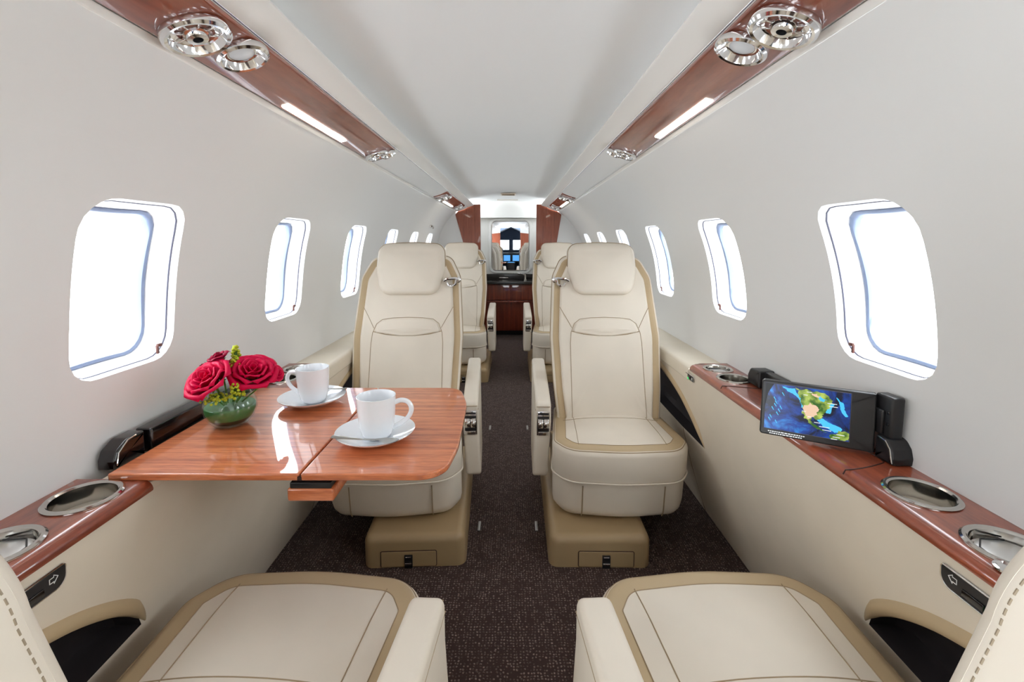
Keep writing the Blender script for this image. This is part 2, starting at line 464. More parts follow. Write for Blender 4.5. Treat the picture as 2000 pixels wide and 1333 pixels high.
def build_lower(side, parent):
    mb = MB(); f = lambda y, z: (side * lowx(z), y, z)
    cells = []
    for base, sg in POCK:
        P = pocket_poly(base, sg)
        if np.cross(P[1] - P[0], P[2] - P[1]) < 0 : pass
        # make CCW
        ar = .5 * np.sum(P[:, 0] * np.roll(P[:, 1], -1) - np.roll(P[:, 0], -1) * P[:, 1])
        if ar < 0: P = P[::-1]
        cells.append((P[:, 0].min() - .05, P[:, 0].max() + .05, P, (base, sg)))
    cells.sort(key=lambda c: c[0]); POCK_SORTED = [c[3] for c in cells]; y = YF if side > 0 else DOORY; loops = []
    def plain(a, b): mb.sweep([(z, 0) for z in np.linspace(0, ZE, 25)], np.linspace(a - .008, b + .008, 3), lambda z, _, yy: f(yy, z))
    for (a, b, P, _b) in cells:
        plain(y, a)
        cen = ((P[:, 0].min() + P[:, 0].max()) / 2, .43)
        loops.append(cell(mb, (a, b, 0, ZE), P, f, rings=6, nang=90, center=cen)); y = b
    plain(y, YB)
    mb.build('lower_panel', M['lower'], parent, ang=30, merge=.0004)
    # vertical seams beside the forward-facing seats
    mb = MB()
    for ys in (1.70, .58): mb.tube([(side * (lowx(z) - .0005), ys, z) for z in (.005, .2, .345)], .0016, 0, 6)
    mb.build('panel_seam', M['seam'], parent)
    for k, lp in enumerate(loops):
        cen = lp.mean(0); n = len(lp); vs = []; fs = []
        D = [0, .045, .06]; SH = [0, .004, .03]
        for d, sh in zip(D, SH):
            for p in lp:
                q = p + (cen - p) / np.linalg.norm(cen - p) * min(sh, np.linalg.norm(cen - p) * .8)
                vs.append((side * (lowx(q[1]) + d), q[0], q[1]))
        for i in range(2):
            for j in range(n):
                j2 = (j + 1) % n; fs.append((i * n + j, i * n + j2, (i + 1) * n + j2, (i + 1) * n + j))
        vs.append((side * (lowx(cen[1]) + .06), cen[0], cen[1])); c = len(vs) - 1
        for j in range(n): fs.append((2 * n + j, 2 * n + (j + 1) % n, c))
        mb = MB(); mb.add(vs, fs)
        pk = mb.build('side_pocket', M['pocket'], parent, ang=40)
        # padded rim along the upper arch
        base, sg = POCK_SORTED[k]
        arch = [np.array((base + sg * (y - 1.44), z)) for y, z in pocket_arch()]
        mb = MB(); vs = []; fs = []; na = len(arch)
        for i, p in enumerate(arch):
            t = arch[min(i + 1, na - 1)] - arch[max(i - 1, 0)]; t = t / np.linalg.norm(t); nn = np.array((-t[1], t[0]))
            if nn[1] < 0: nn = -nn
            tp = min(1.0, .12 + min(i, na - 1 - i) / 6)
            for (dn, dx) in ((-.003, .014), (-.004, .0), (-.001, -.006), (.008, -.008), (.018, -.006), (.023, .001)):
                q = p + nn * dn * tp; vs.append((side * (lowx(q[1]) + dx * tp), q[0], q[1]))
        for i in range(na - 1):
            for j in range(5): fs.append((i * 6 + j, i * 6 + j + 1, (i + 1) * 6 + j + 1, (i + 1) * 6 + j))
        mb.add(vs, fs); mb.build('pocket_rim', M['tan'], pk, ang=60)
build_lower(1, wall_right); build_lower(-1, wall_left)

# continuous cream ledge along each side
def build_ledge(side, parent):
    mb = MB(); XB = .800
    prof = [(XB, .628), (.668, .628), (.656, .626), (.649, .620), (.645, .610), (.645, .580), (.652, .572), (.665, .570)]
    cut = [(YF if side > 0 else DOORY, .405), (1.58, YB)]
    for a, b in cut:
        o_ = .030 if b < 1 else 0.0
        mb.sweep([(min(XB, x + o_), z) for x, z in prof], [a, (a + b) / 2, b], lambda x, z, y: (side * x, y, z))
        for yy in (a, b):
            vs = [(side * min(XB, x + o_), yy, z) for x, z in prof] + [(side * XB, yy, .570)]
            mb.add(vs, [tuple(range(len(vs)))])
    # bed under the wood capping
    pr2 = [(XB, .612), (.720, .612)]
    mb.sweep(pr2, [.405, 1.0, 1.58], lambda x, z, y: (side * x, y, z))
    # armrest lip of the far stretch
    mb.build('ledge', M['ledgecream'], parent, ang=40)
build_ledge(1, wall_right); build_ledge(-1, wall_left)

# unseen open doorway, added on the left behind the camera for fill daylight
mb = MB()
for y in (YF + .03, DOORY - .03):
    mb.sweep([(0, 0), (0, .06), (-.05, .06), (-.05, 0)], [0, .6, 1.0, 1.2, 1.38], lambda a, b, z, y=y: ((-lowx(z) if z < .6 else wx(-1, z)) + a, y + (b - .03), z))
mb.box((-.60, (YF + DOORY) / 2, 1.372), (.06, DOORY - YF, .03), 0, .004)
fill_door = struct(mb.build('fill_door_1', M['trim']))
ld = bpy.data.lights.new('fill_door_portal', 'AREA'); ld.shape = 'RECTANGLE'; ld.size = DOORY - YF; ld.size_y = 1.40; ld.cycles.is_portal = True
lo = bpy.data.objects.new('daylight_portal', ld); COL.objects.link(lo); lo.parent = fill_door; lo.location = (-.84, (YF + DOORY) / 2, .70)
lo.rotation_euler = Vector((1, 0, 0)).to_track_quat('-Z', 'Y').to_euler()
# floor
mb = MB()
mb.add([(-.83, YF, 0), (.83, YF, 0), (.83, 5.40, 0), (-.83, 5.40, 0)], [(0, 1, 2, 3)])
struct(mb.build('floor', M['carpet']))

# ceiling, white fascias and the overhead rails
CX = -.03
def psu(s, side, h=0.0):
    """s 0..1 across the overhead rail from its inner to its outer edge; h below it"""
    a = np.array([.405, 1.430]); b = np.array([.511, 1.390]); p = a + (b - a) * s
    nrm = np.array([-.353, -.936])
    bul = .006 * (1 - (2 * s - 1) ** 2)
    p = p + nrm * (h + bul)
    return CX + side * p[0], p[1]
mb = MB()
cp = [(.372 * math.cos(t), t) for t in np.linspace(0, PI, 25)]
mb.sweep([(CX + .42 * u, 1.500 + .054 * (1 - u * u)) for u in np.linspace(-1, 1, 31)], np.linspace(YF, 5.37, 12), lambda x, z, y: (x, y, z))
struct(mb.build('ceiling', M['ceil'], ang=60))
for side, nm in ((1, 'right'), (-1, 'left')):
    mb = MB(); ws = wx(side, ZT)
    pr = [(CX + side * .43, 1.515), (CX + side * .384, 1.468), (CX + side * .347, 1.458), (CX + side * .344, 1.452), (CX + side * .348, 1.447), (CX + side * .396, 1.4315), (CX + side * .401, 1.4305)]
    mb.sweep(pr, np.linspace(YF, YB - .03, 8), lambda x, z, y: (x, y, z))
    mb.add([(p[0], YB - .03, p[1]) for p in pr], [tuple(range(len(pr)))])
    struct(mb.build('trim_%d' % (1 if side > 0 else 2), M['trim'], ang=40))
    mb = MB()
    pr = [(CX + side * .401, 1.4335)] + [psu(s, side) for s in np.linspace(0, 1, 7)] + [(CX + side * .516, 1.392), (CX + side * .519, 1.3905), (CX + side * .5195, 1.386), (ws * .99, 1.3865), (ws, 1.384)]
    mb.sweep(pr, np.linspace(YF, YB - .02, 8), lambda x, z, y: (x, y, z))
    struct(mb.build('trim_%d' % (3 if side > 0 else 4), M['wall'], ang=50))
    mb = MB()
    mb.tube([(CX + side * .4030, y, 1.4305) for y in (YF, 1, 2, 3, YB - .03)], .0010, 0, 6)
    struct(mb.build('trim_%d' % (5 if side > 0 else 6), M['slot']))
# valance channel line below the outer edge of each rail
for side in (1, -1):
    mb = MB()
    pr = [(CX + side * .514, 1.3895), (CX + side * .518, 1.382), (CX + side * .524, 1.380), (CX + side * .528, 1.385)]
    mb.sweep(pr, np.linspace(YF, 2.6, 4), lambda x, z, y: (x, y, z))
    struct(mb.build('trim_%d' % (7 if side > 0 else 8), M['trim'], ang=60))

# overhead service panels -------------------------------------------------
def frame_at(side, s, y, h=.0):
    """matrix whose z axis points out of the rail"""
    x, z = psu(s, side, h)
    n = Vector((-.353 * side, 0, -.936)).normalized(); yv = Vector((0, 1, 0)); xv = yv.cross(n)
    m = Matrix((xv, yv, n)).transposed().to_4x4(); m.translation = (x, y, z)
    return m
def service_panel(side, y0, y1, vents, lights, strip, label):
    x, z = psu(.5, side)
    root = empty('service_panel', (x, (y0 + y1) / 2, z), label, 'overhead panel', 'overhead passenger service panels')
    O = Matrix.Translation(-Vector(root.location))
    mb = MB(); W = .115
    P = rpoly([(0.0015, y0), (W - .003, y0), (W - .003, y1), (0.0015, y1)], [.03, .02, .02, .03], seg=8, step=.05)
    def fn(x, y, h):
        X, Zz = psu(x / W, side, h); return O @ Vector((X, y, Zz))
    pad(mb, P, .006, .004, fn, nin=3)
    mb.build('wood_panel', M['psuwood'], root, ang=40)
    for (s, y, r) in vents:
        m = O @ frame_at(side, s, y, .005); k = r / .05
        mb = MB()
        mb.lathe([(.052 * k, 0), (.0535 * k, .005), (.0525 * k, .010), (.048 * k, .0135), (.043 * k, .0125), (.040 * k, .007), (.036 * k, .002), (.026 * k, -.001), (.018 * k, -.001)], 44, 0, m)
        v = mb.build('air_vent', M['chrome'], root)
        mb = MB()
        mb.lathe([(.020 * k, -.001), (.020 * k, .006), (.016 * k, .0115), (.008 * k, .012), (.007 * k, .007), (.0001, .007)], 24, 0, m, mis=[0, 0, 0, 1, 1])
        for q in range(8):
            a = q * PI / 4
            mb.box((.027 * k * math.cos(a), .027 * k * math.sin(a), .0025), (.015 * k, .0025, .005), 0, .0008, m @ Matrix.Translation((.027 * k * math.cos(a), .027 * k * math.sin(a), 0)) @ Matrix.Rotation(a, 4, 'Z') @ Matrix.Translation((-.027 * k * math.cos(a), -.027 * k * math.sin(a), 0)))
        mb.build('nozzle', [M['chrome'], M['dark']], v)
    for (s, y, r) in lights:
        m = O @ frame_at(side, s, y, .005); k = r / .045
        mb = MB()
        mb.lathe([(.047 * k, 0), (.048 * k, .005), (.047 * k, .0105), (.042 * k, .0135), (.038 * k, .012), (.035 * k, .007), (.030 * k, .001), (.026 * k, 0), (.0255 * k, .002), (.023 * k, .002)], 44, 0, m)
        v = mb.build('reading_light', M['chrome'], root)
        mb = MB(); mb.lathe([(.0235 * k, .0012), (.014 * k, .0032), (.0001, .0038)], 30, 0, m); mb.build('light_lens', M['lens'], v)
    if strip:
        a, b, s0 = strip
        mb = MB(); P = rpoly([(W * s0 - .010, a), (W * s0 + .010, a), (W * s0 + .010, b), (W * s0 - .010, b)], .004, seg=3, step=.06)
        pad(mb, P, .0095, .002, fn, nin=2); mb.build('light_strip', M['lamp'], root)
    return root
service_panel(1, .28, 1.78, [(.52, .722, .048), (.56, 1.70, .040)], [(.36, .815, .042), (.28, 1.74, .028)], (1.05, 1.41, .80),
              'long glossy mahogany overhead panel with chrome vents above right windows nearest us')
service_panel(-1, .30, 1.80, [(.52, .748, .048), (.56, 1.72, .040)], [(.36, .843, .042), (.28, 1.765, .028)], (1.09, 1.46, .80),
              'long glossy mahogany overhead panel with chrome vents above left windows nearest us')
service_panel(1, 3.30, 4.42, [(.62, 3.42, .046), (.5, 4.28, .040)], [(.3, 3.50, .03)], (3.62, 4.10, .80),
              'short wood overhead panel far down the right rail by the partition')
service_panel(-1, 3.20, 4.42, [(.62, 3.34, .046), (.5, 4.28, .040)], [(.3, 3.42, .03)], (3.58, 4.06, .80),
              'short wood overhead panel far down the left rail by the partition')

# ------------------------------------------------------------------ bulkheads
def bulkhead(y, th, name, hw_l, hw_r, side_y):
    """full section wall with a doorway; outline follows the cabin section"""
    mb = MB()
    def section(side):
        pts = [(side * (lowx(0) + .01), 0), (side * (lowx(.57) + .01), .57), (side * .805, .60)] + [(wx(side, z) + side * .012, z + .006) for z in np.linspace(.62, ZT, 14)]
        pts += [(CX + side * .385, 1.462)]
        return pts
    for side, hw in ((-1, hw_l), (1, hw_r)):
        S_ = section(side); n = len(S_)
        vs = []; fs = []
        for yy in (y, y + th):
            for p in S_:
                vs.append((p[0], yy, p[1]))
            for p in S_: vs.append((side * hw + (0 if True else 0), yy, min(p[1], 1.462)))
        for q in (0, 2 * n):
            for i in range(n - 1): fs.append((q + i, q + i + 1, q + n + i + 1, q + n + i))
        for i in range(n - 1): fs.append((n + i, n + i + 1, 3 * n + i + 1, 3 * n + i))
        mb.add(vs, fs)
    return struct(mb.build(name, M['wall'], ang=30))
bulkhead(YB, .035, 'wall_back', .315, .275, 1)
bulkhead(YF, -.035, 'wall_front', .29, .25, -1)
# wood faced partition panels
def partition(pts, y, th, label):
    cx = sum(p[0] for p in pts) / len(pts); zc = min(p[1] for p in pts)
    mb = MB(); P = rpoly(pts, .006, seg=3)
    ar = .5 * np.sum(P[:, 0] * np.roll(P[:, 1], -1) - np.roll(P[:, 0], -1) * P[:, 1])
    if ar < 0: P = P[::-1]
    pad(mb, P, abs(th), .003, lambda x, z, h: (x - cx, (h if th > 0 else -h), z - zc), nin=2)
    o = mb.build('wood_partition', M['partwood'], loc=(cx, y, zc)); tag(o, label, 'partition', 'wood faced bulkhead partitions'); return o
partition([(-.565, 1.356), (-.53, 1.40), (-.40, 1.455), (-.307, 1.458), (-.305, .02), (-.40, .02), (-.43, .55), (-.47, 1.0)], YB - .001, -.014, 'reddish wood partition panel left of the mirror')
partition([(.525, 1.356), (.47, 1.40), (.34, 1.455), (.268, 1.458), (.266, .02), (.39, .02), (.42, .55), (.47, 1.0)], YB - .001, -.014, 'reddish wood partition panel right of the mirror')
partition([(-.60, 1.30), (-.29, 1.33), (-.29, .80), (-.50, .80)], YF + .001, .014, 'wood partition left of the cockpit doorway, seen in the mirror')
partition([(.55, 1.30), (.25, 1.33), (.25, .80), (.46, .80)], YF + .001, .014, 'wood partition right of the cockpit doorway, seen in the mirror')

# lavatory beyond the aft bulkhead
LYB = 5.35
mb = MB()
mb.sweep([(-.46, 0), (-.46, 1.30), (-.44, 1.40)], [YB + .03, LYB], lambda x, z, y: (x + 0, y, z))
mb.sweep([(.42, 0), (.42, 1.30), (.40, 1.40)], [YB + .03, LYB], lambda x, z, y: (x, y, z))
mb.add([(-.48, LYB, 0), (.44, LYB, 0), (.44, LYB, 1.56), (-.48, LYB, 1.56)], [(0, 1, 2, 3)])
# arched header standing proud of the back wall
hd = [(CX + .36 * math.cos(t), 1.355 + .135 * math.sin(t) ** .8) for t in np.linspace(0, PI, 25)]
vs = [(x, LYB - .10, z) for x, z in hd] + [(x, LYB, z) for x, z in hd]; n = len(hd)
mb.add(vs, [(i, i + 1, n + i + 1, n + i) for i in range(n - 1)] + [tuple(range(n))])
mb.add([(CX - .36, LYB - .10, 1.355), (CX + .36, LYB - .10, 1.355), (CX + .36, LYB, 1.355), (CX - .36, LYB, 1.355)], [(0, 1, 2, 3)])
struct(mb.build('wall_lavatory', M['trim'], ang=30))
mb = MB(); mb.box((0, 0, 0), (.22, .05, .010), 0, .003)  # added fill lamp, put in to brighten the lavatory
M['lavfill'] = mat_emit('lavatory_fill_lit', (1, .96, .88, 1), .5)
ll = mb.build('lavatory_fill_lamp', M['lavfill'], loc=(CX, 4.80, 1.515)); tag(ll, 'small flat fill lamp added just inside the aft doorway ceiling', 'light')
# mirror
mr = empty('mirror', (-.002, LYB - .012, 1.03), 'round cornered mirror in pale frame on the far end wall', 'mirror')
P = rpoly([(-.219, -.289), (.219, -.289), (.219, .289), (-.219, .289)], .050, seg=8)
mb = MB(); pad(mb, P[::1], .010, .002, lambda x, z, h: (x, .010 - h, z), nin=2); mb.build('mirror_glass', M['mirror'], mr)
mb = MB(); vs = []; fs = []; n = len(P)
for (d, y) in ((-.035, .012), (-.035, -.004), (-.030, -.010), (-.012, -.012), (-.002, -.008), (.003, .002)):
    for p in inset(P, d): vs.append((p[0], y, p[1]))
for i in range(5):
    for j in range(n): fs.append((i * n + j, i * n + (j + 1) % n, (i + 1) * n + (j + 1) % n, (i + 1) * n + j))
mb.add(vs, fs); mb.build('mirror_frame', M['trim'], mr)
mb = MB(); mb.tube([(p[0], -.009, p[1]) for p in inset(P, -.001)], .005, 0, 6, closed=True); mb.build('mirror_rim', M['steel'], mr)
# vanity
va = empty('vanity_cabinet', (-.02, 5.168, 0), 'dark red wood vanity cabinet with black stone top below the mirror', 'cabinet')
mb = MB(); mb.box((0, .06, .33), (.84, .24, .54), 0, .004); mb.box((0, .09, .03), (.80, .18, .06), 1); mb.build('cabinet_body', [M['vanwood'], M['dark']], va)
mb = MB()
P = rpoly([(-.42, -.10), (-.2, -.13), (.2, -.13), (.42, -.10), (.42, .17), (-.42, .17)], [.01, .3, .3, .01, .01, .01], seg=6)
pad(mb, P, .03, .006, lambda x, y, h: (x, y, .605 + h), nin=2); mb.build('stone_top', M['granite'], va)
mb = MB(); mb.box((0, .166, .667), (.80, .02, .064), 0, .002); mb.box((-.06, .15, .655), (.11, .01, .012), 1, .002); mb.build('backsplash', [M['granite'], M['steel']], va)
mb = MB(); P = rpoly([(-.36, -.07), (-.2, -.095), (.2, -.095), (.36, -.07), (.36, 0), (-.36, 0)], [.01, .3, .3, .01, 0, 0], seg=6)
pad(mb, P, .17, .004, lambda x, y, h: (x, y, .42 + h), nin=2); mb.build('drawer_front', M['vanwood'], va)
mb = MB(); pad(mb, inset(P, -.012), .018, .006, lambda x, y, h: (x, y, .395 + h), nin=2); mb.build('wood_rail', M['vanwood'], va)
fc = empty('faucet', (.17, 5.16, .6355), 'small bright steel faucet on the stone vanity top', 'faucet')
mb = MB(); mb.lathe([(.018, 0), (.018, .01), (.011, .014), (.011, .06), (.0001, .062)], 16); mb.tube([(0, 0, .055), (-.03, -.02, .075), (-.09, -.04, .085)], [.009, .008, .006], 0, 8); mb.build('spout', M['steel'], fc)
mb = MB(); mb.lathe([(.006, .06), (.006, .075), (.012, .08), (.0001, .086)], 12); mb.build('tap_handle', M['steel'], fc)

# cockpit behind the camera (what the mirror shows)
mb = MB()
CYF = -2.75
for side in (-1, 1):
    mb.sweep([(side * .78, 0), (side * .78, .8), (side * .60, 1.25), (0, 1.50)], [YF - .03, CYF], lambda x, z, y: (x, y, z))
for a, b, z0, z1 in ((-.78, .78, 0, .86), (-.78, -.60, .86, 1.14), (-.06, .06, .86, 1.14), (.60, .78, .86, 1.14), (-.78, .78, 1.14, 1.5)):
    mb.add([(a, CYF, z0), (b, CYF, z0), (b, CYF, z1), (a, CYF, z1)], [(0, 1, 2, 3)])
struct(mb.build('wall_cockpit', M['cockpitblue']))
mb = MB(); mb.add([(-.83, CYF, 0), (.83, CYF, 0), (.83, YF, 0), (-.83, YF, 0)], [(0, 1, 2, 3)]); struct(mb.build('floor_cockpit', M['dark']))
for k, (a, b) in enumerate(((-.60, -.06), (.06, .60))):
    mb = MB(); mb.add([(a, CYF, .86), (b, CYF, .86), (b, CYF, 1.14), (a, CYF, 1.14)], [(0, 1, 2, 3)])
    struct(mb.build('window_%d' % (17 + k), M['glass']))
ip = empty('instrument_panel', (0, CYF + .16, .50), 'dark cockpit instrument panel with blue screens, seen in the mirror', 'instrument panel')
mb = MB(); mb.box((0, 0, .10), (1.3, .22, .34), 0, .03); mb.build('panel_body', M['dark'], ip)
for x in (-.42, -.12, .14, .42):
    mb = MB(); mb.box((x, .113, .12), (.19, .006, .17), 0, .002); mb.build('display', M['screenblue'], ip)
mb = MB(); mb.box((0, .25, -.15), (.24, .5, .3), 0, .02); mb.box((0, .28, .003), (.18, .30, .006), 1, .002); mb.build('centre_console', [M['dark'], M['screenblue']], ip)
for x, w in ((-.42, 'left'), (.42, 'right')):
    cs = empty('pilot_seat', (x, -1.95, 0), 'dark pilot seat %s of the cockpit console, seen in the mirror' % w, 'seat', 'pilot seats')
    mb = MB(); mb.box((0, 0, .34), (.44, .45, .14), 0, .04); mb.box((0, 0, .13), (.30, .3, .26), 0, .02); mb.build('seat_cushion', M['dark'], cs)
    mb = MB(); P = rpoly([(-.2, .40), (.2, .40), (.2, .9), (.11, 1.0), (-.11, 1.0), (-.2, .9)], .05, seg=5); pad(mb, P, .10, .03, lambda a, z, h: (a, .18 + h + .1 * (z - .4), z)); mb.build('backrest', M['dark'], cs)

# ------------------------------------------------------------------ seats
def ybk_up(z):
    return float(np.interp(z, [.30, .37, .45, .69, .90, 1.07], [.27, .295, .325, .415, .505, .575]))
def ybk_back(z):
    return float(np.interp(z, [.25, .31, .40, .60, .75, .90, 1.07], [.506, .531, .566, .634, .679, .706, .716]))
def make_seat(m, name='cabin_seat', back=False):
    """m=+1: outboard is +x.  Local: front towards -y, y=0 at the cushion front; back: slid and reclined rearwards."""
    ybk = ybk_back if back else ybk_up
    CD = .60 if back else .44
    root = empty(name, (0, 0, 0))
    def T(x, y, z): return (m * x, y, z)
    # pedestal
    mb = MB()
    P = rpoly([(-.258, -.055), (.082, -.055), (.082, .62), (-.258, .62)], .03, seg=6)
    pad(mb, P, .108, .026, lambda x, y, h: T(x + (.004 * h / .1 if x < 0 else -.004), y, h), nin=3)
    mb.box(T(-.088, .30, .17), (.26, .36, .15), 0, .01)
    ped = mb.build('pedestal', M['pedestal'], root)
    mb = MB()
    P = rpoly([(-.160, .004), (.020, .004), (.020, .056), (-.160, .056)], .004, seg=3)
    pad(mb, P, .0035, .0015, lambda x, z, h: T(x, -.0548 - h, z), nin=2)
    q = inset(P, -.0015); mb.tube([T(p[0], -.0553, p[1]) for p in q], .0013, 1, 6, closed=True)
    dr = mb.build('drawer', [M['pedestal'], M['groove']], ped)
    mb = MB(); mb.box(T(-.070, -.060, .024), (.026, .006, .044), 0, .001); mb.box(T(-.070, -.064, .018), (.022, .004, .006), 1, .001); mb.box(T(-.070, -.0635, .041), (.018, .003, .0025), 1, .0008)
    mb.build('drawer_latch', [M['dark'], M['chrome']], dr)
    # leg rest
    mb = MB()
    P = rpoly([(-.212, .42), (-.236, .10), (-.20, .028), (0, .0), (.20, .028), (.236, .10), (.212, .42)], [.02, .05, .10, .6, .10, .05, .02], seg=7, step=.03)
    P = P[::1]
    ar = .5 * np.sum(P[:, 0] * np.roll(P[:, 1], -1) - np.roll(P[:, 0], -1) * P[:, 1])
    if ar < 0: P = P[::-1]
    pad(mb, P, .15, .012, lambda x, y, h: T(x, y + .018 * (1 - h / .15), .108 + h), r2=.045, nin=2)
    for sx in (-.14, .14):
        yy = .022
        mb.tube([T(sx, yy - .008 + .018 * (1 - h / .15) + (.045 * (1 - math.sin(math.acos(max(0, 1 - h / .045)))) if h < .045 else 0), .108 + h) for h in (.012, .02, .03, .045, .08, .135)], .0022, 1, 6)
    mb.build('leg_rest', [M['cream'], M['seam']], root)
    # seat cushion
    mb = MB()
    P = rpoly([(-.205, CD), (-.238, .09), (-.19, .012), (0, -.006), (.19, .012), (.238, .09), (.205, CD)], [.02, .06, .09, .6, .09, .06, .02], seg=7, step=.03)
    ar = .5 * np.sum(P[:, 0] * np.roll(P[:, 1], -1) - np.roll(P[:, 0], -1) * P[:, 1])
    if ar < 0: P = P[::-1]
    # slight outward belly of the boxing
    hg = pad(mb, P, .120, .022, lambda x, y, h: T(x * (1 + .02 * math.sin(PI * min(1, h / .12))), y - .010 * math.sin(PI * min(1, h / .12)) * (y < .2), .256 + h), crown=.014, r2=.012, mats=(0, 1, 0), band=.046, nin=6, center=(0, .22))
    def top(x, y): return T(x, y, .256 + hg(x, y) + .0002)
    B = inset(P, .046); B = [b for b in B if b[1] < CD - .03]
    mb.tube([T(b[0], b[1], .3765) for b in B if True], .0010, 2, 6, closed=False, cap=True)
    E_ = inset(P, .006); mb.tube([T(b[0], b[1] - .001, .3685) for b in E_ if b[1] < CD - .03], .0022, 2, 6)
    for sx in (-.152, .152):
        x1 = sx * 1.0; x0 = sx * .9
        mb.tube([top(x1 + (x0 - x1) * t, .05 + .35 * t) for t in np.linspace(0, 1, 9)], .0011, 2, 6)
    mb.tube([top(x, .255 + .006 * (x / .19) ** 2) for x in np.linspace(-.185, .185, 15)], .0011, 2, 6)
    E2 = inset(P, -.002); mb.tube([T(b[0] * 1.006, b[1] - .003, .262) for b in E2 if b[1] < CD - .03], .003, 0, 6)
    mb.build('seat_cushion', [M['cream'], M['tan'], M['seam']], root)
    # backrest shell with its tan border
    OUT = [(-.20, .33), (.20, .33), (.216, .48), (.227, .68), (.213, .92), (.168, 1.008), (-.168, 1.008), (-.213, .92), (-.227, .68), (-.216, .48)]
    P = rpoly(OUT, [.03, .03, .3, .3, .09, .05, .05, .09, .3, .3], seg=7, step=.03)
    wing = lambda x: -.022 * (min(1, abs(x) / .22)) ** 3
    mb = MB()
    def fb(x, z, h): return T(x * (1 - .05 * max(0, (.14 - h) / .14)), ybk(z) + wing(x) + .150 - h, z)
    pad(mb, P, .150, .022, fb, r2=.035, mats=(0, 1, 1), band=.05, nin=4)
    e = inset(P, .004); mb.tube([fb(b[0], b[1], .150 - .014) for b in e], .0028, 0, 6, closed=True)
    e = inset(P, -.0015); mb.tube([fb(b[0], b[1], .085) for b in e], .0022, 2, 6, closed=True)
    if back:
        e = inset(P, .0006)
        run = [b for b in e if b[1] > .55]
        for a, b in zip(run[:-1], run[1:]):
            l = np.linalg.norm(b - a); q = max(1, int(l / .0055))
            if l > .2: continue
            for j in range(q):
                p0 = a + (b - a) * (j + .15) / q; p1 = a + (b - a) * (j + .75) / q
                mb.tube([fb(p0[0], p0[1], .1315), fb(p1[0], p1[1], .1315)], .00055, 3, 5)
    mb.build('backrest', [M['cream'], M['tan'], M['seam'], M['stitch']], root)
    # back cushion
    Q = inset(P, .034)
    mb = MB()
    fc_ = lambda x, z, h: T(x, ybk(z) + wing(x) + .004 - h, z)
    hb = pad(mb, Q, .018, .012, fc_, crown=.016, nin=6, center=(0, .64))
    def on(x, z, d=0.0): return fc_(x, z, hb(x, z) + .0003 + d)
    a1 = [(-.146, z) for z in np.linspace(.36, .66, 7)] + [(-.142, .70), (-.128, .735), (-.105, .752), (-.06, .758), (0, .760), (.06, .758), (.105, .752), (.128, .735), (.142, .70)] + [(.146, z) for z in np.linspace(.66, .36, 7)]
    mb.tube([on(*p) for p in a1], .0012, 1, 6)
    a2 = [(-.140, .705), (-.09, .694), (-.03, .689), (.03, .689), (.09, .694), (.140, .705)]
    mb.tube([on(*p) for p in a2], .0018, 1, 6)
    for sx in (-1, 1): mb.tube([on(sx * x, z) for x, z in ((.138, .718), (.165, .765), (.186, .80))], .0012, 1, 6)
    mb.build('back_cushion', [M['cream'], M['seam']], root)
    # soft lumbar roll between the two seams
    mb = MB()
    LP = rpoly([(-.138, .702), (-.03, .687), (.03, .687), (.138, .702), (.120, .742), (.07, .756), (-.07, .756), (-.120, .742)], [.01, .1, .1, .01, .02, .05, .05, .02], seg=5)
    pad(mb, LP, .010, .009, lambda x, z, h: T(*[(on(x, z)[0]) * m, on(x, z)[1] - h + .004, z]), crown=.006, nin=4, bottom=False)
    mb.build('lumbar_roll', M['cream'], root)
    # headrest
    HP = rpoly([(-.120, .848), (.120, .848), (.147, .950), (.141, 1.062), (0, 1.070), (-.141, 1.062), (-.147, .950)], [.055, .055, .12, .045, .6, .045, .12], seg=8, step=.03)
    mb = MB()
    fh = lambda x, z, h: T(x, ybk(z) + .075 - h, z)
    pad(mb, HP, .125, .030, fh, crown=.012, r2=.03, nin=6)
    e = inset(HP, -.001); mb.tube([fh(b[0], b[1], .09) for b in e], .0022, 1, 6, closed=True)
    mb.build('headrest', [M['cream'], M['seam']], root)
    # belt guide on the aisle shoulder
    if not back:
      mb = MB(); zb = .905; xb = -.176
      yb = ybk(zb) - .034
      mb.tube([T(xb + dx, yb, zb + dz) for dx, dz in ((-.032, .008), (-.018, .012), (.018, .010), (.032, .002))], .006, 0, 8)
      mb.tube([T(xb + dx, yb - .006, zb + dz) for dx, dz in ((-.022, .006), (-.018, -.012), (-.004, -.020), (.010, -.018), (.020, -.004))], .0055, 0, 8)
      mb.lathe([(.012, 0), (.012, .006), (.007, .008), (.0001, .008)], 14, 0, Matrix.Translation(T(xb - .03, yb + .004, zb + .006)) @ Matrix.Rotation(PI / 2, 4, 'X'))
      mb.build('belt_guide', M['chrome'], root)
    # aisle armrest
    mb = MB()
    AP = rpoly([(.175, .185), (.40, .20), (.66, .40), (.66, .530), (.40, .512), (.175, .478)], [.02, .1, .05, .03, .3, .025], seg=6, step=.03)
    def fa(y, z, h): return T(-.238 - h - .010 * max(0, (.40 - z)) / .2, y, z)
    pad(mb, AP, .058, .012, fa, r2=.012, mats=(0, 0, 0), nin=4)
    mb.tube([fa(.174, .4625, h) for h in (.004, .02, .04, .054)], .0014, 1, 6)
    mb.tube([fa(y, z, .0575) for y, z in ((.18, .448), (.40, .482), (.64, .498))], .0013, 1, 6)
    arm = mb.build('armrest', [M['cream'], M['seam']], root)
    mb = MB()
    mb.box(T(-.267, .173, .400), (.050, .008, .092), 0, .002)
    mb.box(T(-.267, .169, .437), (.040, .004, .006), 1, .0008)
    mb.box(T(-.267, .1695, .398), (.042, .003, .058), 1, .001)
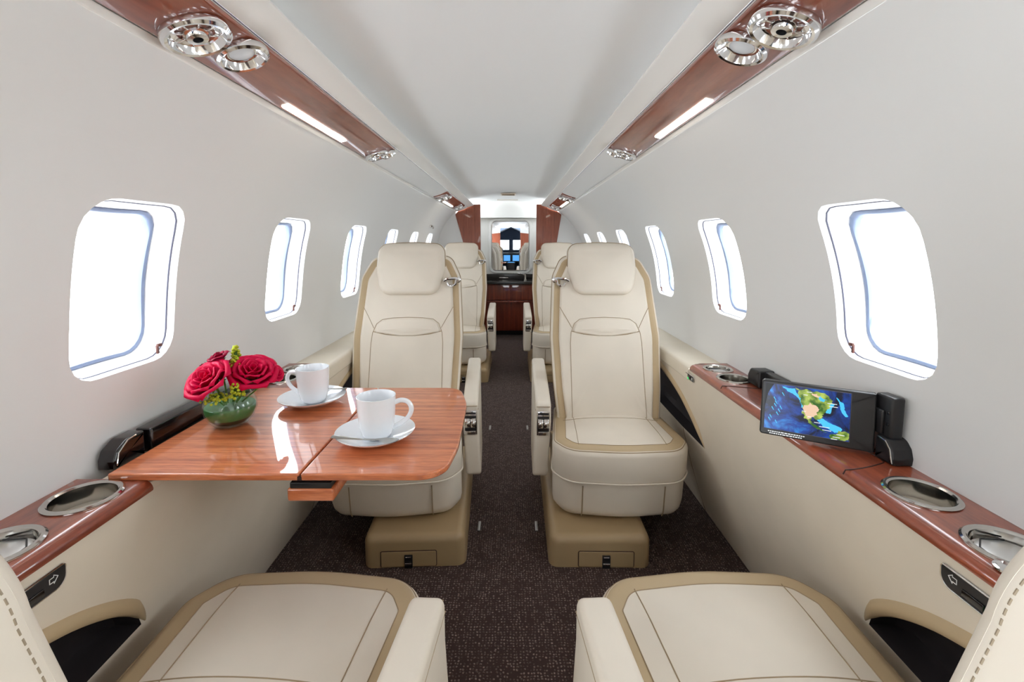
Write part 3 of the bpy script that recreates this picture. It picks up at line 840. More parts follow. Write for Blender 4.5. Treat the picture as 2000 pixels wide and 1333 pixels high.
    for sx in (-.0105, .0105):
        mb.lathe([(.0001, -.009), (.020, -.009), (.021, -.007), (.021, .007), (.020, .009), (.0001, .009)], 24, 2, Matrix.Translation(T(-.267 + sx, .174, .400)) @ Matrix.Rotation(PI / 2, 4, 'Y'))
    mb.box(T(-.267, .168, .362), (.036, .004, .014), 2, .001)
    mb.build('recline_control', [M['chrome'], M['dark'], M['steel']], arm)
    return root
seatR = make_seat(1); seatL = make_seat(-1)
nearR = make_seat(-1, back=True); nearL = make_seat(1, back=True)
GS = 'cream leather cabin seats'
def place(o, x, y, rz, label):
    o.location = (x, y, 0); o.rotation_euler = (0, 0, rz); tag(o, label, 'seat', GS)
place(seatR, .395, 1.44, R(-.8), 'cream leather seat facing us on the right, beside the world map monitor')
place(seatL, -.400, 1.44, R(2.6), 'cream leather seat facing us on the left, behind the wood table')
c = copy_tree(seatR); place(c, .416, 3.42, 0, 'farthest right cream seat, mostly hidden behind the right seat facing us')
c = copy_tree(seatL); place(c, -.425, 3.42, 0, 'farthest left cream seat, mostly hidden behind the left seat facing us')
place(nearR, .409, .895, PI + R(2.5), 'cream seat at lower right of the photo, turned away from us')
place(nearL, -.388, .895, PI - R(2.5), 'cream seat at lower left of the photo, turned away from us')

# ------------------------------------------------------------------ wood capped ledges with cup wells
WT = .640
def cup_well(parent, side, x, y, r, depth, name='cup_holder', lid=False):
    mb = MB(); m = Matrix.Translation((side * x, y, WT))
    if not lid:
        mb.lathe([(r + .004, .0005), (r + .005, .002), (r + .002, .0045), (r - .002, .0045), (r - .005, .002), (r - .006, -.01), (r - .008, -depth + .006), (r - .013, -depth), (.0001, -depth)], 48, 0, m)
        o = mb.build(name, M['steel'], parent)
    else:
        mb.lathe([(r + .004, .0005), (r + .005, .002), (r + .002, .0045), (r - .002, .0045), (r - .005, .002), (r - .007, -.012), (r - .012, -.016), (.0001, -.016)], 48, 0, m)
        o = mb.build(name, M['steel'], parent)
        mb = MB(); mb.lathe([(r - .012, -.016), (r - .012, -.0085), (r - .0155, -.0065), (.0001, -.0065)], 40, 0, m)
        P = [(x_, y_) for x_, y_ in ((-.022, .030), (.010, .033), (.030, .014), (.033, -.008), (.026, -.024))]
        mb.tube([m @ Vector((side * -a, b, -.0062)) for a, b in P], .0012, 1, 6)
        mb.box(Vector((side * x + side * .012, y - .016, WT - .006)), (.012, .003, .001), 2); mb.box(Vector((side * x + side * .016, y - .010, WT - .006)), (.003, .008, .001), 2)
        mb.build('ashtray_lid', [M['brushed'], M['dark'], M['slot']], o)
M['brushed'] = mat_plain('satin_lid', (.78, .78, .77, 1), .30, metal=.85)
def wood_ledge(side, y_from, y_to, cells, label, tail=None):
    root = empty('wood_ledge', (0, 0, 0), label, 'ledge', 'wood capped side ledges')
    mb = MB(); x0, x1 = .664, .792
    f = lambda x, y: (side * x, y, WT)
    y = y_from
    for (xc, yc, r) in cells:
        h = .068
        if yc - h > y + .002: mb.sweep([(x0, 0), ((x0 + x1) / 2, 0), (x1, 0)], [y, yc - h], lambda x, _, yy: f(x, yy))
        C = np.array([(xc + r * math.cos(t), yc + r * math.sin(t)) for t in np.linspace(0, 2 * PI, 49)[:-1]])
        b = min(yc + h, y_to); a = max(yc - h, y)
        cell(mb, (x0, x1, a, b), C, lambda x, yy: f(x, yy), rings=2, nang=48, center=(xc, yc)); y = b
    if y_to > y + .002: mb.sweep([(x0, 0), ((x0 + x1) / 2, 0), (x1, 0)], [y, y_to], lambda x, _, yy: f(x, yy))
    nose = [(x0, WT), (.6605, WT - .0002), (.656, WT - .0011), (.6515, WT - .0032), (.6475, WT - .0068), (.6445, WT - .0115), (.643, WT - .017), (.644, WT - .021), (.650, WT - .0225)]
    if tail is None:
        mb.sweep(nose, np.linspace(y_from, y_to, 3), lambda x, z, yy: (side * x, yy, z))
        for yy in (y_from, y_to):
            vs = [(side * x, yy, z) for x, z in nose] + [(side * x1, yy, WT - .022), (side * x1, yy, WT)]
            mb.add(vs, [tuple(range(len(vs)))])
    else:
        mb.sweep(nose, np.linspace(y_from, y_to, 3), lambda x, z, yy: (side * x, yy, z))
        yy = y_from; vs = [(side * x, yy, z) for x, z in nose] + [(side * x1, yy, WT - .022), (side * x1, yy, WT)]; mb.add(vs, [tuple(range(len(vs)))])
        # rounded tail end
        mb2 = rpoly([(x0, y_to), (x1, y_to), (x1, y_to + .018), (x0 + .02, y_to + .018), (x0, y_to + .002)], [0, 0, .004, .018, 0], seg=5)
        pad(mb, mb2, .022, .004, lambda x, yy, h: (side * x, yy, WT - .022 + h), nin=2)
    o = mb.build('wood_cap', M['wood'], root, ang=35, merge=.0003)
    return root
R1 = wood_ledge(1, .42, 1.560, [(.716, .592, .049), (.716, .734, .049), (.716, 1.388, .047), (.716, 1.500, .043)],
                'glossy mahogany ledge with steel cup wells along the right wall', tail=1)
mb = MB()
for y0, sg in ((.815, 1), (1.318, -1)):
    pts = [(.642, y0, WT - .008), (.646, y0, WT + .0004)] + [(x, y0 + sg * .030 * ((x - .646) / .10) ** 1.5, WT + .0004) for x in np.linspace(.66, .742, 8)]
    mb.tube(pts, .0013, 0, 6)
mb.tube([(.744, .845, WT + .0004), (.748, .86, WT + .0004), (.748, 1.27, WT + .0004), (.744, 1.288, WT + .0004)], .0013, 0, 6)
mb.build('lid_groove', M['groove'], R1)
cup_well(R1, 1, .716, .592, .049, .02, 'ashtray', lid=True); cup_well(R1, 1, .716, .734, .049, .062)
cup_well(R1, 1, .716, 1.388, .047, .055); cup_well(R1, 1, .716, 1.500, .043, .03, 'ashtray', lid=True)
mb = MB(); mb.lathe([(.016, .0005), (.016, .003), (.013, .004), (.011, .002), (.0001, .002)], 24, 0, Matrix.Translation((.668, .552, WT))); mb.build('audio_jack', [M['chrome']], R1)
L1 = wood_ledge(-1, .42, .782, [(.716, .592, .049), (.712, .722, .049)], 'glossy mahogany ledge with steel cup well on the left, in front of the table')
cup_well(L1, -1, .716, .592, .049, .02, 'ashtray', lid=True); cup_well(L1, -1, .712, .722, .049, .062)
L2 = wood_ledge(-1, 1.272, 1.560, [(.716, 1.388, .047), (.716, 1.500, .043)], 'short mahogany ledge with cup well behind the flowers on the left', tail=1)
cup_well(L2, -1, .716, 1.388, .047, .055); cup_well(L2, -1, .716, 1.500, .043, .03, 'ashtray', lid=True)

# ------------------------------------------------------------------ folding table
tb = empty('folding_table', (-.40, 1.02, .60), 'glossy sapele two leaf table unfolded from the left ledge', 'table')
TO = Vector(tb.location); TZ = .652
def leaf(pts, rad, name):
    mb = MB(); P = rpoly(pts, rad, seg=8, step=.08)
    pad(mb, P, .013, .003, lambda x, y, h: Vector((x, y, TZ - .013 + h)) - TO, r2=.003, nin=3)
    return mb.build(name, M['tablewood'], tb, ang=50)
leaf([(-.722, .777), (-.3745, .777), (-.3745, 1.268), (-.722, 1.268)], .0045, 'inner_leaf')
leaf([(-.3715, .777), (-.112, .777), (-.098, .90), (-.104, 1.14), (-.135, 1.268), (-.3715, 1.268)], [.0045, .055, .3, .3, .055, .0045], 'outer_leaf')
mb = MB(); mb.box(Vector((-.373, 1.02, TZ - .009)) - TO, (.008, .485, .008), 0); mb.build('leaf_hinge', M['groove'], tb)
mb = MB(); mb.box(Vector((-.355, .92, .611)) - TO, (.085, .285, .024), 0, .004); mb.box(Vector((-.355, .92, .6285)) - TO, (.075, .28, .011), 1, .001)
mb.build('slide_support', [M['tablewood'], M['dark']], tb)
mb = MB(); mb.box(Vector((-.56, 1.02, .622)) - TO, (.36, .06, .016), 0, .003); mb.build('slide_rail', M['dark'], tb)
mb = MB(); mb.box(Vector((-.700, 1.022, .618)) - TO, (.10, .48, .030), 0, .003); mb.build('stowage_frame', M['lower'], tb)

# stowed monitor housing along the left wall
hs = empty('stowed_monitor', (-.755, 1.06, WT - .005), 'glossy black stowed monitor strip along left wall behind the table', 'monitor')
HO = Vector(hs.location)
mb = MB(); mb.box(Vector((-.7535, 1.13, .660)) - HO, (.034, .46, .052), 0, .004); mb.build('housing', M['black'], hs)
mb = MB()
P = rpoly([(.818, .636), (.893, .636), (.893, .686), (.852, .686), (.826, .672), (.818, .655)], [.004, .002, .004, .02, .01, .01], seg=5)
pad(mb, P, .040, .006, lambda y, z, h: Vector((-.775 + h * .8, y, z)) - HO, nin=2)
mb.build('hinge_cap', M['black'], hs)
mb = MB(); mb.tube([Vector((-.7425, y, z)) - HO for y, z in ((.822, .645), (.828, .668), (.85, .684), (.87, .686))], .0014, 0, 6); mb.build('release_catch', M['steel'], hs)

# ------------------------------------------------------------------ crockery
def saucer(x, y, label):
    mb = MB()
    mb.lathe([(.0001, .004), (.028, .004), (.031, .0055), (.05, .0085), (.068, .015), (.080, .0205), (.0825, .0215), (.0815, .0195), (.068, .0115), (.045, .004), (.036, .003), (.034, 0), (.031, 0), (.030, .002), (.0001, .002)], 56)
    o = mb.build('saucer', M['china'], loc=(x, y, TZ + .0004)); return tag(o, label, 'saucer', 'white saucers')
def mug(x, y, ang, label):
    root = empty('coffee_mug', (x, y, TZ + .0047), label, 'mug', 'white mugs'); root.rotation_euler = (0, 0, ang)
    mb = MB()
    mb.lathe([(.0001, .004), (.022, .004), (.0290, .010), (.0345, .03), (.0372, .06), (.0382, .088), (.0395, .0905), (.0408, .090), (.0405, .086), (.0394, .060), (.0368, .028), (.0325, .010), (.0285, .003), (.024, 0), (.022, .001), (.0001, .0015)], 56)
    mb.build('cup_body', M['china'], root)
    mb = MB()
    pts = [(.036, 0, .072), (.050, 0, .077), (.064, 0, .074), (.072, 0, .063), (.072, 0, .050), (.064, 0, .037), (.050, 0, .026), (.034, 0, .018)]
    # smooth the handle path
    PP = [Vector(p) for p in pts]; Q = []
    for i in range(len(PP) - 1):
        p0, p1, p2, p3 = PP[max(0, i - 1)], PP[i], PP[i + 1], PP[min(len(PP) - 1, i + 2)]
        for k in range(5):
            t = k / 5; Q.append(.5 * ((2 * p1) + (p2 - p0) * t + (2 * p0 - 5 * p1 + 4 * p2 - p3) * t * t + (3 * p1 - p0 - 3 * p2 + p3) * t ** 3))
    Q.append(PP[-1]); mb.tube(Q, .0052, 0, 10); mb.build('handle', M['china'], root)
    return root
def spoon(x, y, z, ang, label, tilt=0.0):
    mb = MB(); vs = []; fs = []
    st = [(-.066, .0066, .0022, .004), (-.062, .0082, .0030, .0036), (-.048, .0072, .0030, .002), (-.030, .0050, .0028, .0008), (0, .0032, .0026, .0005), (.024, .0030, .0026, .001), (.034, .0052, .0022, .0018), (.044, .0120, .0018, .0005), (.056, .0142, .0016, -.0012), (.066, .0110, .0016, .0002), (.073, .005, .0014, .0018)]
    for (u, w, t, zz) in st:
        dip = -.0035 if w > .008 and u > 0 else 0
        vs += [(u, -w, zz), (u, 0, zz + dip + t / 2), (u, w, zz), (u, 0, zz + dip - t)]
    for i in range(len(st) - 1):
        for j in range(4): fs.append((i * 4 + j, i * 4 + (j + 1) % 4, (i + 1) * 4 + (j + 1) % 4, (i + 1) * 4 + j))
    fs += [(0, 1, 2, 3), tuple((len(st) - 1) * 4 + j for j in range(4))]
    mb.add(vs, fs); o = mb.build('teaspoon', M['steelsp'], loc=(x, y, z), ang=60); o.rotation_euler = (0, tilt, ang)
    return tag(o, label, 'spoon', 'teaspoons on the saucers')
M['steelsp'] = mat_plain('polished_spoon', (.42, .41, .39, 1), .2, metal=1.0)
S1 = (-.278, .925); S2 = (-.508, 1.142)
saucer(*S1, 'white saucer nearest us on the outer table leaf'); saucer(*S2, 'white saucer on the inner table leaf near the flowers')
mug(S1[0] + .002, S1[1] + .004, R(8), 'white mug nearest us with its handle to the right')
mug(S2[0] + .002, S2[1] + .003, R(172), 'white mug farther off with its handle to the left')
spoon(S1[0] - .010, S1[1] - .050, TZ + .0215, R(-5), 'teaspoon across the front of the nearer saucer')
spoon(S2[0] + .008, S2[1] + .052, TZ + .0215, R(172), 'teaspoon behind the farther mug on its saucer')

# ------------------------------------------------------------------ flowers
VX, VY = -.636, 1.005; VZ = TZ + .0004
vs_ = empty('glass_vase', (VX, VY, VZ), 'round green glass vase of red roses on the table', 'vase')
mb = MB()
mb.lathe([(.0001, .0), (.028, .0), (.036, .004), (.048, .018), (.0555, .036), (.0545, .052), (.048, .066), (.0425, .073), (.0415, .074), (.0405, .073), (.046, .065), (.0525, .052), (.0535, .036), (.046, .019), (.034, .007), (.0001, .006)], 48)
mb.build('bowl', M['vglass'], vs_)
mb = MB()
mb.lathe([(.0001, .008), (.033, .008), (.0445, .0195), (.0518, .036), (.0515, .046), (.050, .0475), (.0001, .0475)], 40, 0, None, mis=[1, 1, 0, 0, 0, 0])
mb.build('leaf_lining', [M['leaf'], M['leafdark']], vs_)
def petal(mb, r0, h, ang, width, lean, curl, mi=0, zb=0.0, nu=9, nv=7):
    vs = []; fs = []
    wob = random.uniform(-.1, .1)
    for v in range(nv):
        t = v / (nv - 1)
        rr = r0 * (.35 + .65 * math.sin(min(1, t * 1.15) * PI / 2)) + lean * t * t
        z = zb + h * t - curl * max(0, t - .72) ** 2 * 12 * h
        rr += curl * max(0, t - .70) * .8 * h
        for u in range(nu):
            s = -1 + 2 * u / (nu - 1); wv = width * (math.sin(PI * min(1, .18 + t * .70)) ** .7)
            a = ang + s * wv
            k = 1 + .06 * (s * s) * t
            zz = z - .16 * h * abs(s) ** 3 * t + wob * .05 * h * s * t + .03 * h * math.sin(s * 5 + ang * 3) * t
            vs.append((rr * k * math.cos(a), rr * k * math.sin(a), zz))
    for v in range(nv - 1):
        for u in range(nu - 1): fs.append((v * nu + u, v * nu + u + 1, (v + 1) * nu + u + 1, (v + 1) * nu + u))
    mb.add(vs, fs, mi)
def rose(x, y, z, size, tilt, az, label, mat='rose', seed=1, layers=((.16, .80, 3), (.30, .90, 4), (.48, .95, 5), (.70, .92, 5), (.92, .80, 5))):
    random.seed(seed)
    root = empty('rose', (x, y, z), label, 'flower', 'red roses in the vase')
    root.rotation_euler = (tilt * math.sin(az), tilt * -math.cos(az) if False else tilt * math.cos(az), 0)
    mb = MB(); k = 0
    for li, (r0, h, n) in enumerate(layers):
        for q in range(n):
            a = 2 * PI * q / n + li * .7 + random.uniform(-.12, .12)
            lv = li / (len(layers) - 1)
            petal(mb, r0 * size, h * size * 1.15, a, PI / n * 1.45, (.05 + .22 * lv) * size, .05 + .32 * lv, zb=-.15 * size * lv)
    bl = mb.build('petals', M[mat], root, ang=80)
    md = bl.modifiers.new('thickness', 'SOLIDIFY'); md.thickness = size * .018
    mb = MB()
    for q in range(5):
        a = 2 * PI * q / 5; mb.tube([(0, 0, -.1 * size), (.45 * size * math.cos(a), .45 * size * math.sin(a), -.12 * size), (.8 * size * math.cos(a), .8 * size * math.sin(a), -.02 * size)], [.10 * size, .09 * size, .01 * size], 0, 6)
    mb.lathe([(.0001, -.3 * size), (.22 * size, -.22 * size), (.25 * size, -.05 * size), (.0001, 0)], 10)
    mb.build('sepals', M['stem'], root)
    # stem down into the bowl
    mb = MB(); inv = root.rotation_euler.to_matrix().inverted()
    foot = inv @ (Vector((VX + (x - VX) * .25, VY + (y - VY) * .25, VZ + .050)) - Vector((x, y, z)))
    mb.tube([(0, 0, -.2 * size), foot * .5 + Vector((0, 0, -.05 * size)), foot], .0018 + .001 * (size > .03), 0, 6); mb.build('stem', M['stem'], root)
    return root
rose(-.647, .966, .762, .041, R(42), R(115), 'large open red rose at the front left of the vase', seed=3)
rose(-.588, 1.018, .761, .042, R(34), R(50), 'large red rose at the right of the vase leaning toward the mugs', seed=5)
small = ((.2, .8, 3), (.5, .9, 4), (.9, .8, 5))
rose(-.652, 1.004, .806, .019, R(20), R(150), 'small crimson rose standing highest on the left of the bouquet', 'rosedk', 8, small)
rose(-.690, 1.006, .783, .014, R(40), R(170), 'small dark red bud at the far left of the bouquet', 'rosedk', 9, small)
rose(-.626, 1.030, .784, .020, R(20), R(80), 'dark red half hidden rose between the two large roses', 'rosedk', 10, small)
rose(-.545, 1.035, .762, .016, R(70), R(10), 'small red rosebud poking out to the right above the table', 'rose', 12, small)
def sprig(x, y, z, h, n, spread, label, seed):
    random.seed(seed)
    root = empty('goldenrod_sprig', (x, y, z), label, 'flower', 'yellow green filler sprigs')
    mb = MB(); bl = MB()
    foot = Vector((VX + (x - VX) * .5, VY + (y - VY) * .5, VZ + .052)) - Vector((x, y, z))
    mb.tube([foot, foot * .4, (0, 0, h * .5)], .0014, 0, 6)
    for q in range(n):
        t = random.random(); a = random.uniform(0, 2 * PI); rr = spread * (1.05 - .6 * t) * random.uniform(.5, 1)
        p = Vector((rr * math.cos(a), rr * math.sin(a), h * t)); b = Vector((0, 0, h * t * .5))
        mb.tube([b, p], .0007, 0, 5)
        m = Matrix.Translation(p); r = random.uniform(.0022, .0036)
        bl.lathe([(.0001, -r), (r * .8, -r * .5), (r, 0), (r * .75, r * .6), (.0001, r)], 7, 0, m)
    mb.build('stem', M['stem'], root); bl.build('blossoms', M['yg'], root)
sprig(-.634, 1.034, .800, .032, 44, .010, 'yellow green sprig rising highest above the roses', 21)
sprig(-.622, 1.012, .782, .022, 52, .017, 'yellow sprig tucked between the two big roses', 22)
sprig(-.598, .968, .730, .030, 60, .018, 'green sprig hanging below the right rose at the vase rim', 23)
sprig(-.636, .962, .724, .012, 60, .034, 'low green sprig lying along the front rim of the vase', 24)

# ------------------------------------------------------------------ deployed monitor on the right ledge
mo = empty('monitor', (.755, .868, WT + .0005), 'black flat monitor showing a world map, swung out from right wall', 'monitor')
MO = Vector(mo.location)
pL = Vector((.566, .968)); pR = Vector((.743, .869)); ux = (pR - pL).normalized(); wdt = (pR - pL).length
nx = Vector((-ux.y, ux.x)) if False else Vector((ux.y, -ux.x))        # towards the camera side (-y)
if nx.y > 0: nx = -nx
TILT = math.tan(R(8))
def mp(u, v, d=0.0):
    """u along the screen from its left end, v up from its bottom edge, d out of the face"""
    p = pL + ux * u + nx * (d - TILT * 0 + 0) - nx * (v * TILT)
    return Vector((p.x, p.y, .6465 + v)) - MO
HT = .118
mb = MB()
P = rpoly([(0, 0), (wdt, 0), (wdt, HT), (0, HT)], [.006, .002, .002, .006], seg=4)
pad(mb, P, .016, .003, lambda u, v, h: mp(u, v, h - .016), r2=.003, nin=2); mb.build('screen_housing', M['dark'], mo)
# picture area: ocean, land, captions
SU0, SU1, SV0, SV1 = .008, wdt - .042, .014, HT - .005
def mat_ocean():
    m, nt, b = new_mat('map_ocean_lit'); tc = N(nt, 'ShaderNodeTexCoord')
    n = N(nt, 'ShaderNodeTexNoise'); n.inputs['Scale'].default_value = 22; n.inputs['Detail'].default_value = 6; n.inputs['Roughness'].default_value = .62; n.inputs['Distortion'].default_value = .8
    L(nt, tc.outputs['Object'], n.inputs['Vector'])
    cr = N(nt, 'ShaderNodeValToRGB'); e = cr.color_ramp.elements
    e[0].position = .40; e[0].color = rgb(5, 14, 42); e[1].position = .72; e[1].color = rgb(40, 150, 230)
    k = e.new(.55); k.color = rgb(12, 62, 150)
    L(nt, n.outputs['Fac'], cr.inputs[0]); L(nt, cr.outputs[0], b.inputs['Emission Color'])
    setp(b, base=(0, 0, 0, 1), estr=1.0, rough=.25); return m
def mat_land():
    m, nt, b = new_mat('map_land_lit'); tc = N(nt, 'ShaderNodeTexCoord')
    n = N(nt, 'ShaderNodeTexNoise'); n.inputs['Scale'].default_value = 60; n.inputs['Detail'].default_value = 5
    L(nt, tc.outputs['Object'], n.inputs['Vector'])
    cr = N(nt, 'ShaderNodeValToRGB'); e = cr.color_ramp.elements
    e[0].position = .38; e[0].color = rgb(40, 92, 20); e[1].position = .66; e[1].color = rgb(180, 200, 90)
    L(nt, n.outputs['Fac'], cr.inputs[0]); L(nt, cr.outputs[0], b.inputs['Emission Color'])
    setp(b, base=(0, 0, 0, 1), estr=1.0, rough=.25); return m
M['ocean'] = mat_ocean(); M['land'] = mat_land()
M['desert'] = mat_emit('map_desert_lit', rgb(226, 190, 160), 1.0); M['shelf'] = mat_emit('map_shelf_lit', rgb(70, 190, 240), 1.0)
M['cap'] = mat_emit('map_caption_lit', rgb(235, 238, 240), 1.0); M['space'] = mat_emit('map_margin_lit', rgb(6, 8, 14), 1.0)
def sp(a, b, d): return mp(SU0 + (SU1 - SU0) * a, SV1 - (SV1 - SV0) * b, d)
mb = MB()
mb.add([sp(0, 0, .0004), sp(1, 0, .0004), sp(1, 1, .0004), sp(0, 1, .0004)], [(0, 1, 2, 3)], 0)
def coast(pts, amp=.016, it=3, seed=2):
    rn = random.Random(seed)
    for k in range(it):
        q = []
        for i in range(len(pts)):
            a, b = pts[i], pts[(i + 1) % len(pts)]; q.append(a)
            l = math.hypot(b[0] - a[0], b[1] - a[1]); o = rn.uniform(-1, 1) * min(amp, l * .28)
            q.append(((a[0] + b[0]) / 2 - (b[1] - a[1]) / max(l, 1e-6) * o, (a[1] + b[1]) / 2 + (b[0] - a[0]) / max(l, 1e-6) * o))
        pts = q; amp *= .55
    return [(min(1, max(0, a)), min(1, max(0, b))) for a, b in pts]
def poly(pts, d, mi):
    if mi in (1, 2, 3): pts = coast(pts, .035 if mi != 3 else .02)
    mb.add([sp(a, b, d) for a, b in pts], [tuple(range(len(pts)))], mi)
poly([(0, 0), (.10, 0), (.03, .22), (0, .5)], .0006, 5)
# pale shelf seas
poly([(.20, .04), (.36, .05), (.42, .20), (.47, .42), (.44, .44), (.38, .22), (.28, .14)], .0006, 3)
poly([(.62, .64), (.70, .60), (.84, .70), (.92, .78), (.84, .86), (.70, .78)], .0006, 3)
poly([(.70, .20), (.84, .26), (.78, .48), (.70, .44)], .0006, 3)
poly([(.84, .12), (.92, .22), (.98, .48), (.95, .50), (.88, .26)], .0006, 3)
for (a, b) in ((.10, .30), (.12, .38), (.08, .52), (.14, .62), (.06, .70), (.18, .48), (.13, .80), (.20, .18), (.16, .55), (.11, .44), (.045, .76)):
    mb.add([sp(*q, .0006) for q in ((a, b), (a + .008, b - .02), (a + .034, b + .055), (a + .028, b + .062))], [(0, 1, 2, 3)], 3)
# continents
poly([(.36, .03), (.50, .03), (.64, .06), (.76, .16), (.80, .26), (.77, .38), (.73, .46), (.70, .56), (.66, .63), (.62, .66), (.60, .62), (.56, .60), (.555, .68), (.60, .74), (.66, .80), (.72, .84), (.76, .88), (.74, .89), (.66, .84), (.58, .78), (.53, .70), (.49, .60), (.46, .50), (.455, .38), (.43, .26), (.40, .16)], .0009, 1)
poly([(.80, .90), (.88, .80), (.96, .80), (1, .86), (1, .97), (.95, 1), (.80, 1), (.78, .95)], .0009, 1)
poly([(.47, .38), (.54, .30), (.62, .36), (.63, .48), (.60, .60), (.555, .64), (.53, .66), (.49, .56)], .0011, 2)
poly([(.56, .10), (.62, .09), (.66, .16), (.60, .17)], .0011, 2); poly([(.66, .14), (.74, .20), (.70, .25), (.64, .20)], .0011, 3)
# place captions and the two legend lines: illegibly small light dashes
for (a, b, w) in ((.74, .26, .11), (.76, .32, .10), (.45, .50, .05), (.52, .60, .04), (.66, .77, .12), (.70, .83, .10), (.60, .70, .07), (.86, .88, .09), (.82, .94, .08), (.80, .985, .07), (.50, .08, .06), (.46, .15, .05)):
    poly([(a, b), (a + w, b), (a + w, b + .012), (a, b + .012)], .0013, 4)
mb.build('map_picture', [M['ocean'], M['land'], M['desert'], M['shelf'], M['cap'], M['space']], mo, ang=10)
mb = MB()
for (v, u0, u1) in ((.0090, .016, .084), (.0048, .019, .080)):
    u = u0; random.seed(4)
    while u < u1:
        w = random.uniform(.002, .006)
        mb.add([mp(u, v - .001, .0005), mp(u + w, v - .001, .0005), mp(u + w, v + .001, .0005), mp(u, v + .001, .0005)], [(0, 1, 2, 3)]); u += w + .0012
mb.build('legend_text', M['cap'], mo)
mb = MB(); mb.tube([mp(SU0 - .0008, SV0, .0006), mp(SU1 + .0008, SV0, .0006), mp(SU1 + .0008, SV1, .0006), mp(SU0 - .0008, SV1, .0006)], .0007, 0, 6, closed=True); mb.build('bezel_edge', M['slot'], mo)
# hinge column and wall bracket
mb = MB()
mb.box(Vector((.769, .872, .707)) - MO, (.026, .044, .120), 0, .005)
mb.box(Vector((.7565, .876, .712)) - MO, (.012, .020, .050), 0, .003)
for zz in (.735, .712): mb.box(Vector((.7555, .858, zz)) - MO, (.003, .006, .006), 1, .001)
mb.build('hinge_column', [M['dark'], M['black']], mo)
mb = MB()
P = rpoly([(.826, .641), (.872, .641), (.872, .688), (.846, .686), (.833, .672), (.826, .655)], [.003, .003, .004, .02, .01, .01], seg=5)
pad(mb, P, .040, .005, lambda y, z, h: Vector((.785 - h, y, z)) - MO, nin=2)
mb.tube([Vector((.745, y, z)) - MO for y, z in ((.829, .645), (.836, .671), (.848, .684), (.864, .6865))], .0013, 1, 6)
mb.build('wall_bracket', [M['dark'], M['steel']], mo)
mb = MB(); mb.box(Vector((.770, 1.10, .6665)) - MO, (.024, .42, .048), 0, .004); mb.build('storage_rail', M['dark'], mo)
mb = MB()
P = rpoly([(1.292, .641), (1.358, .641), (1.358, .668), (1.345, .690), (1.292, .692)], [.003, .004, .012, .012, .004], seg=5)
pad(mb, P, .044, .006, lambda y, z, h: Vector((.785 - h, y, z)) - MO, nin=2); mb.build('end_cap', M['dark'], mo)

# ------------------------------------------------------------------ small fittings
def switch_plate(side, y0, y1, z0, z1, label, near=True):
    yc, zc = (y0 + y1) / 2, (z0 + z1) / 2
    root = empty('switch_plate', (side * (lowx(zc) - .001), yc, zc), label, 'switch', 'black seat switch plates'); O = Vector(root.location)
    mb = MB(); P = rpoly([(y0, z0), (y1, z0), (y1, z1), (y0, z1)], [.008, .003 if not near else .018, .004, .004], seg=5)
    fn = lambda y, z, h: Vector((side * (lowx(z) - .0005 - h), y, z)) - O
    pad(mb, P, .0030, .0012, fn, nin=2); mb.build('plate', M['dark'], root)
    mb = MB(); mb.tube([fn(p[0], p[1], .0018) for p in inset(P, -.0008)], .0013, 0, 6, closed=True); mb.build('plate_rim', M['chrome'], root)
    mb = MB(); w = (y1 - y0)
    if near:
        ar = [(y1 - .012, zc + .004), (y1 - .018, zc + .009), (y1 - .018, zc + .006), (y1 - .024, zc + .006), (y1 - .024, zc - .001), (y1 - .018, zc - .001), (y1 - .018, zc - .004)]
        mb.tube([fn(a, b + .001, .0033) for a, b in ar], .0007, 0, 6, closed=True)
    else: mb.box(fn(y0 + .014, zc, .0035), (.001, .004, .008), 0)
    mb.build('arrow_mark', M['white'], root)
    mb = MB()
    if near:
        mb.box(fn((y0 + y1) / 2 - .006, zc - .004, .004), (.003, .030, .010), 0, .001)
    else:
        mb.box(fn(zc * 0 + (y0 + y1) / 2, zc, .004), (.002, .014, .010), 0, .0008)
    mb.build('rocker_switch', M['black'], root)
    if side > 0:
        mb = MB(); yy = y0 + .010 if near else (y0 + y1) / 2 + .012
        for a in range(3): mb.box(fn(yy, zc - .006 + (.004 * math.cos(a * 2.1)) * near, .0036) + Vector((0, .0035 * math.sin(a * 2.1), 0)), (.001, .005, .005), 0, .0005)
        mb.build('green_light', M['green'], root)
switch_plate(1, .535, .618, .570, .600, 'black switch plate with green light below the near right cup wells')
switch_plate(-1, .535, .618, .570, .600, 'black switch plate with white arrow below the near left cup wells')
switch_plate(1, 1.525, 1.600, .583, .603, 'small black switch plate with green light beside the right seat facing us', near=False)

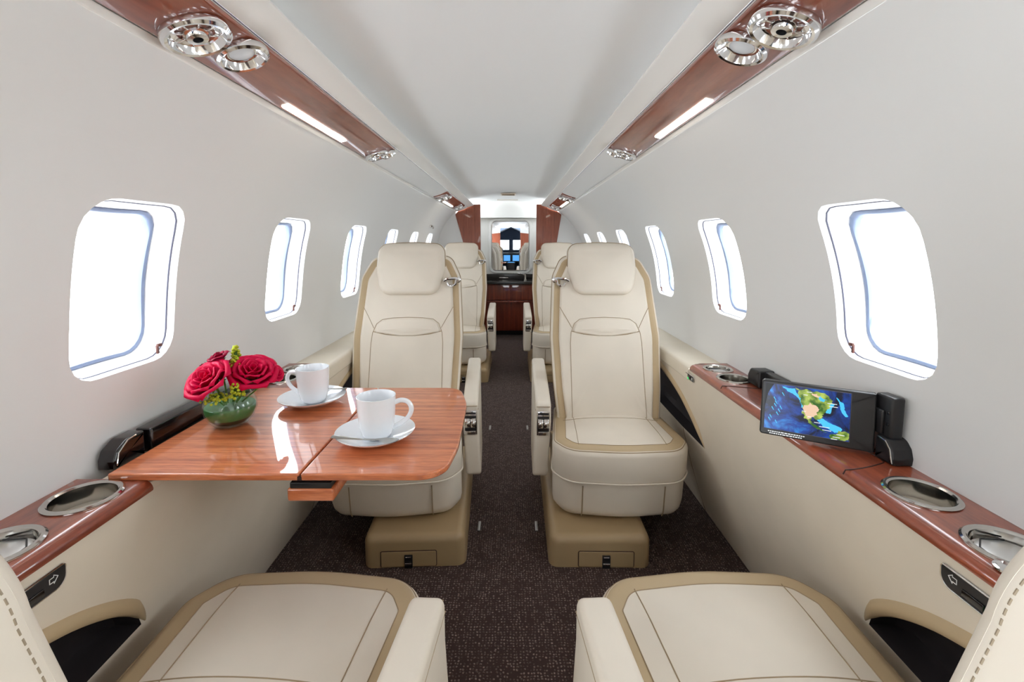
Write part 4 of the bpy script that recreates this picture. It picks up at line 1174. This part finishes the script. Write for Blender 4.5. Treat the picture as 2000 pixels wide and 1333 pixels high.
M['trackgrey'] = mat_plain('grey_metal_cover', (.42, .41, .40, 1), .4, metal=.6)
for (x, y, lab) in ((-.110, 1.60, 'left of the aisle beside the left seat facing us'), (.106, 1.60, 'right of the aisle beside the right seat facing us'),
                    (-.112, 2.51, 'left side of the aisle farther back'), (.104, 2.51, 'right side of the aisle farther back')):
    mb = MB(); mb.box((0, 0, .0035), (.011, .055, .006), 0, .0025); mb.box((0, .0, .0058), (.005, .036, .002), 0, .0008)
    o = mb.build('seat_track_cover', M['trackgrey'], loc=(x, y, 0)); tag(o, 'small metal floor fitting ' + lab, 'floor fitting', 'metal floor fittings in the aisle')
mb = MB(); mb.box((0, 0, 0), (.145, .16, .008), 0, .003)
for q in range(5): mb.box((0, -.06 + .03 * q, -.0045), (.125, .008, .002), 1)
o = mb.build('ceiling_vent', [M['ledgecream'], M['seam']], loc=(CX + .01, 4.52, 1.543)); tag(o, 'small beige ceiling plate above the aft doorway', 'vent')
hk = empty('coat_hook', (wx(-1, 1.215) + .002, 4.02, 1.215), 'small metal coat hook high on the far left wall', 'hook')
mb = MB(); mb.box((.004, 0, 0), (.008, .10, .020), 0, .003); mb.build('hook_plate', M['steel'], hk)
mb = MB(); mb.tube([(.008, -.02, .004), (.022, -.025, -.004), (.026, -.025, -.016), (.02, -.025, -.022)], .004, 0, 8); mb.build('hook_arm', M['steel'], hk)

# ------------------------------------------------------------------ light and camera
W = bpy.data.worlds.new('World'); S.world = W; W.use_nodes = True
bg = W.node_tree.nodes['Background']; bg.inputs['Color'].default_value = (.93, .995, 1.04, 1); bg.inputs['Strength'].default_value = 8.0

cam = bpy.data.cameras.new('Camera'); co = bpy.data.objects.new('Camera', cam); COL.objects.link(co)
F = 880.0; PT = 6.0
cam.sensor_fit = 'HORIZONTAL'; cam.sensor_width = 36.0; cam.lens = 36.0 * F / 2000.0
y0 = 474 + F * math.tan(R(PT))
cam.shift_x = (1000 - 999) / 2000.0; cam.shift_y = -(666.5 - y0) / 2000.0
co.location = (.012, 0, 1.07); co.rotation_euler = (R(90 - PT), 0, 0)
cam.clip_start = .02; cam.clip_end = 100
S.camera = co
S.view_settings.view_transform = 'Standard'; S.view_settings.look = 'None'; S.view_settings.gamma = 1.0
S.view_settings.use_curve_mapping = False
S.view_settings.exposure = 0.22
cy = S.cycles
cy.use_denoising = True; cy.max_bounces = 7; cy.diffuse_bounces = 5; cy.glossy_bounces = 4; cy.transparent_max_bounces = 8; cy.adaptive_threshold = .04; cy.use_light_tree = False
cy.sample_clamp_indirect = 8.0; cy.caustics_reflective = False; cy.caustics_refractive = False
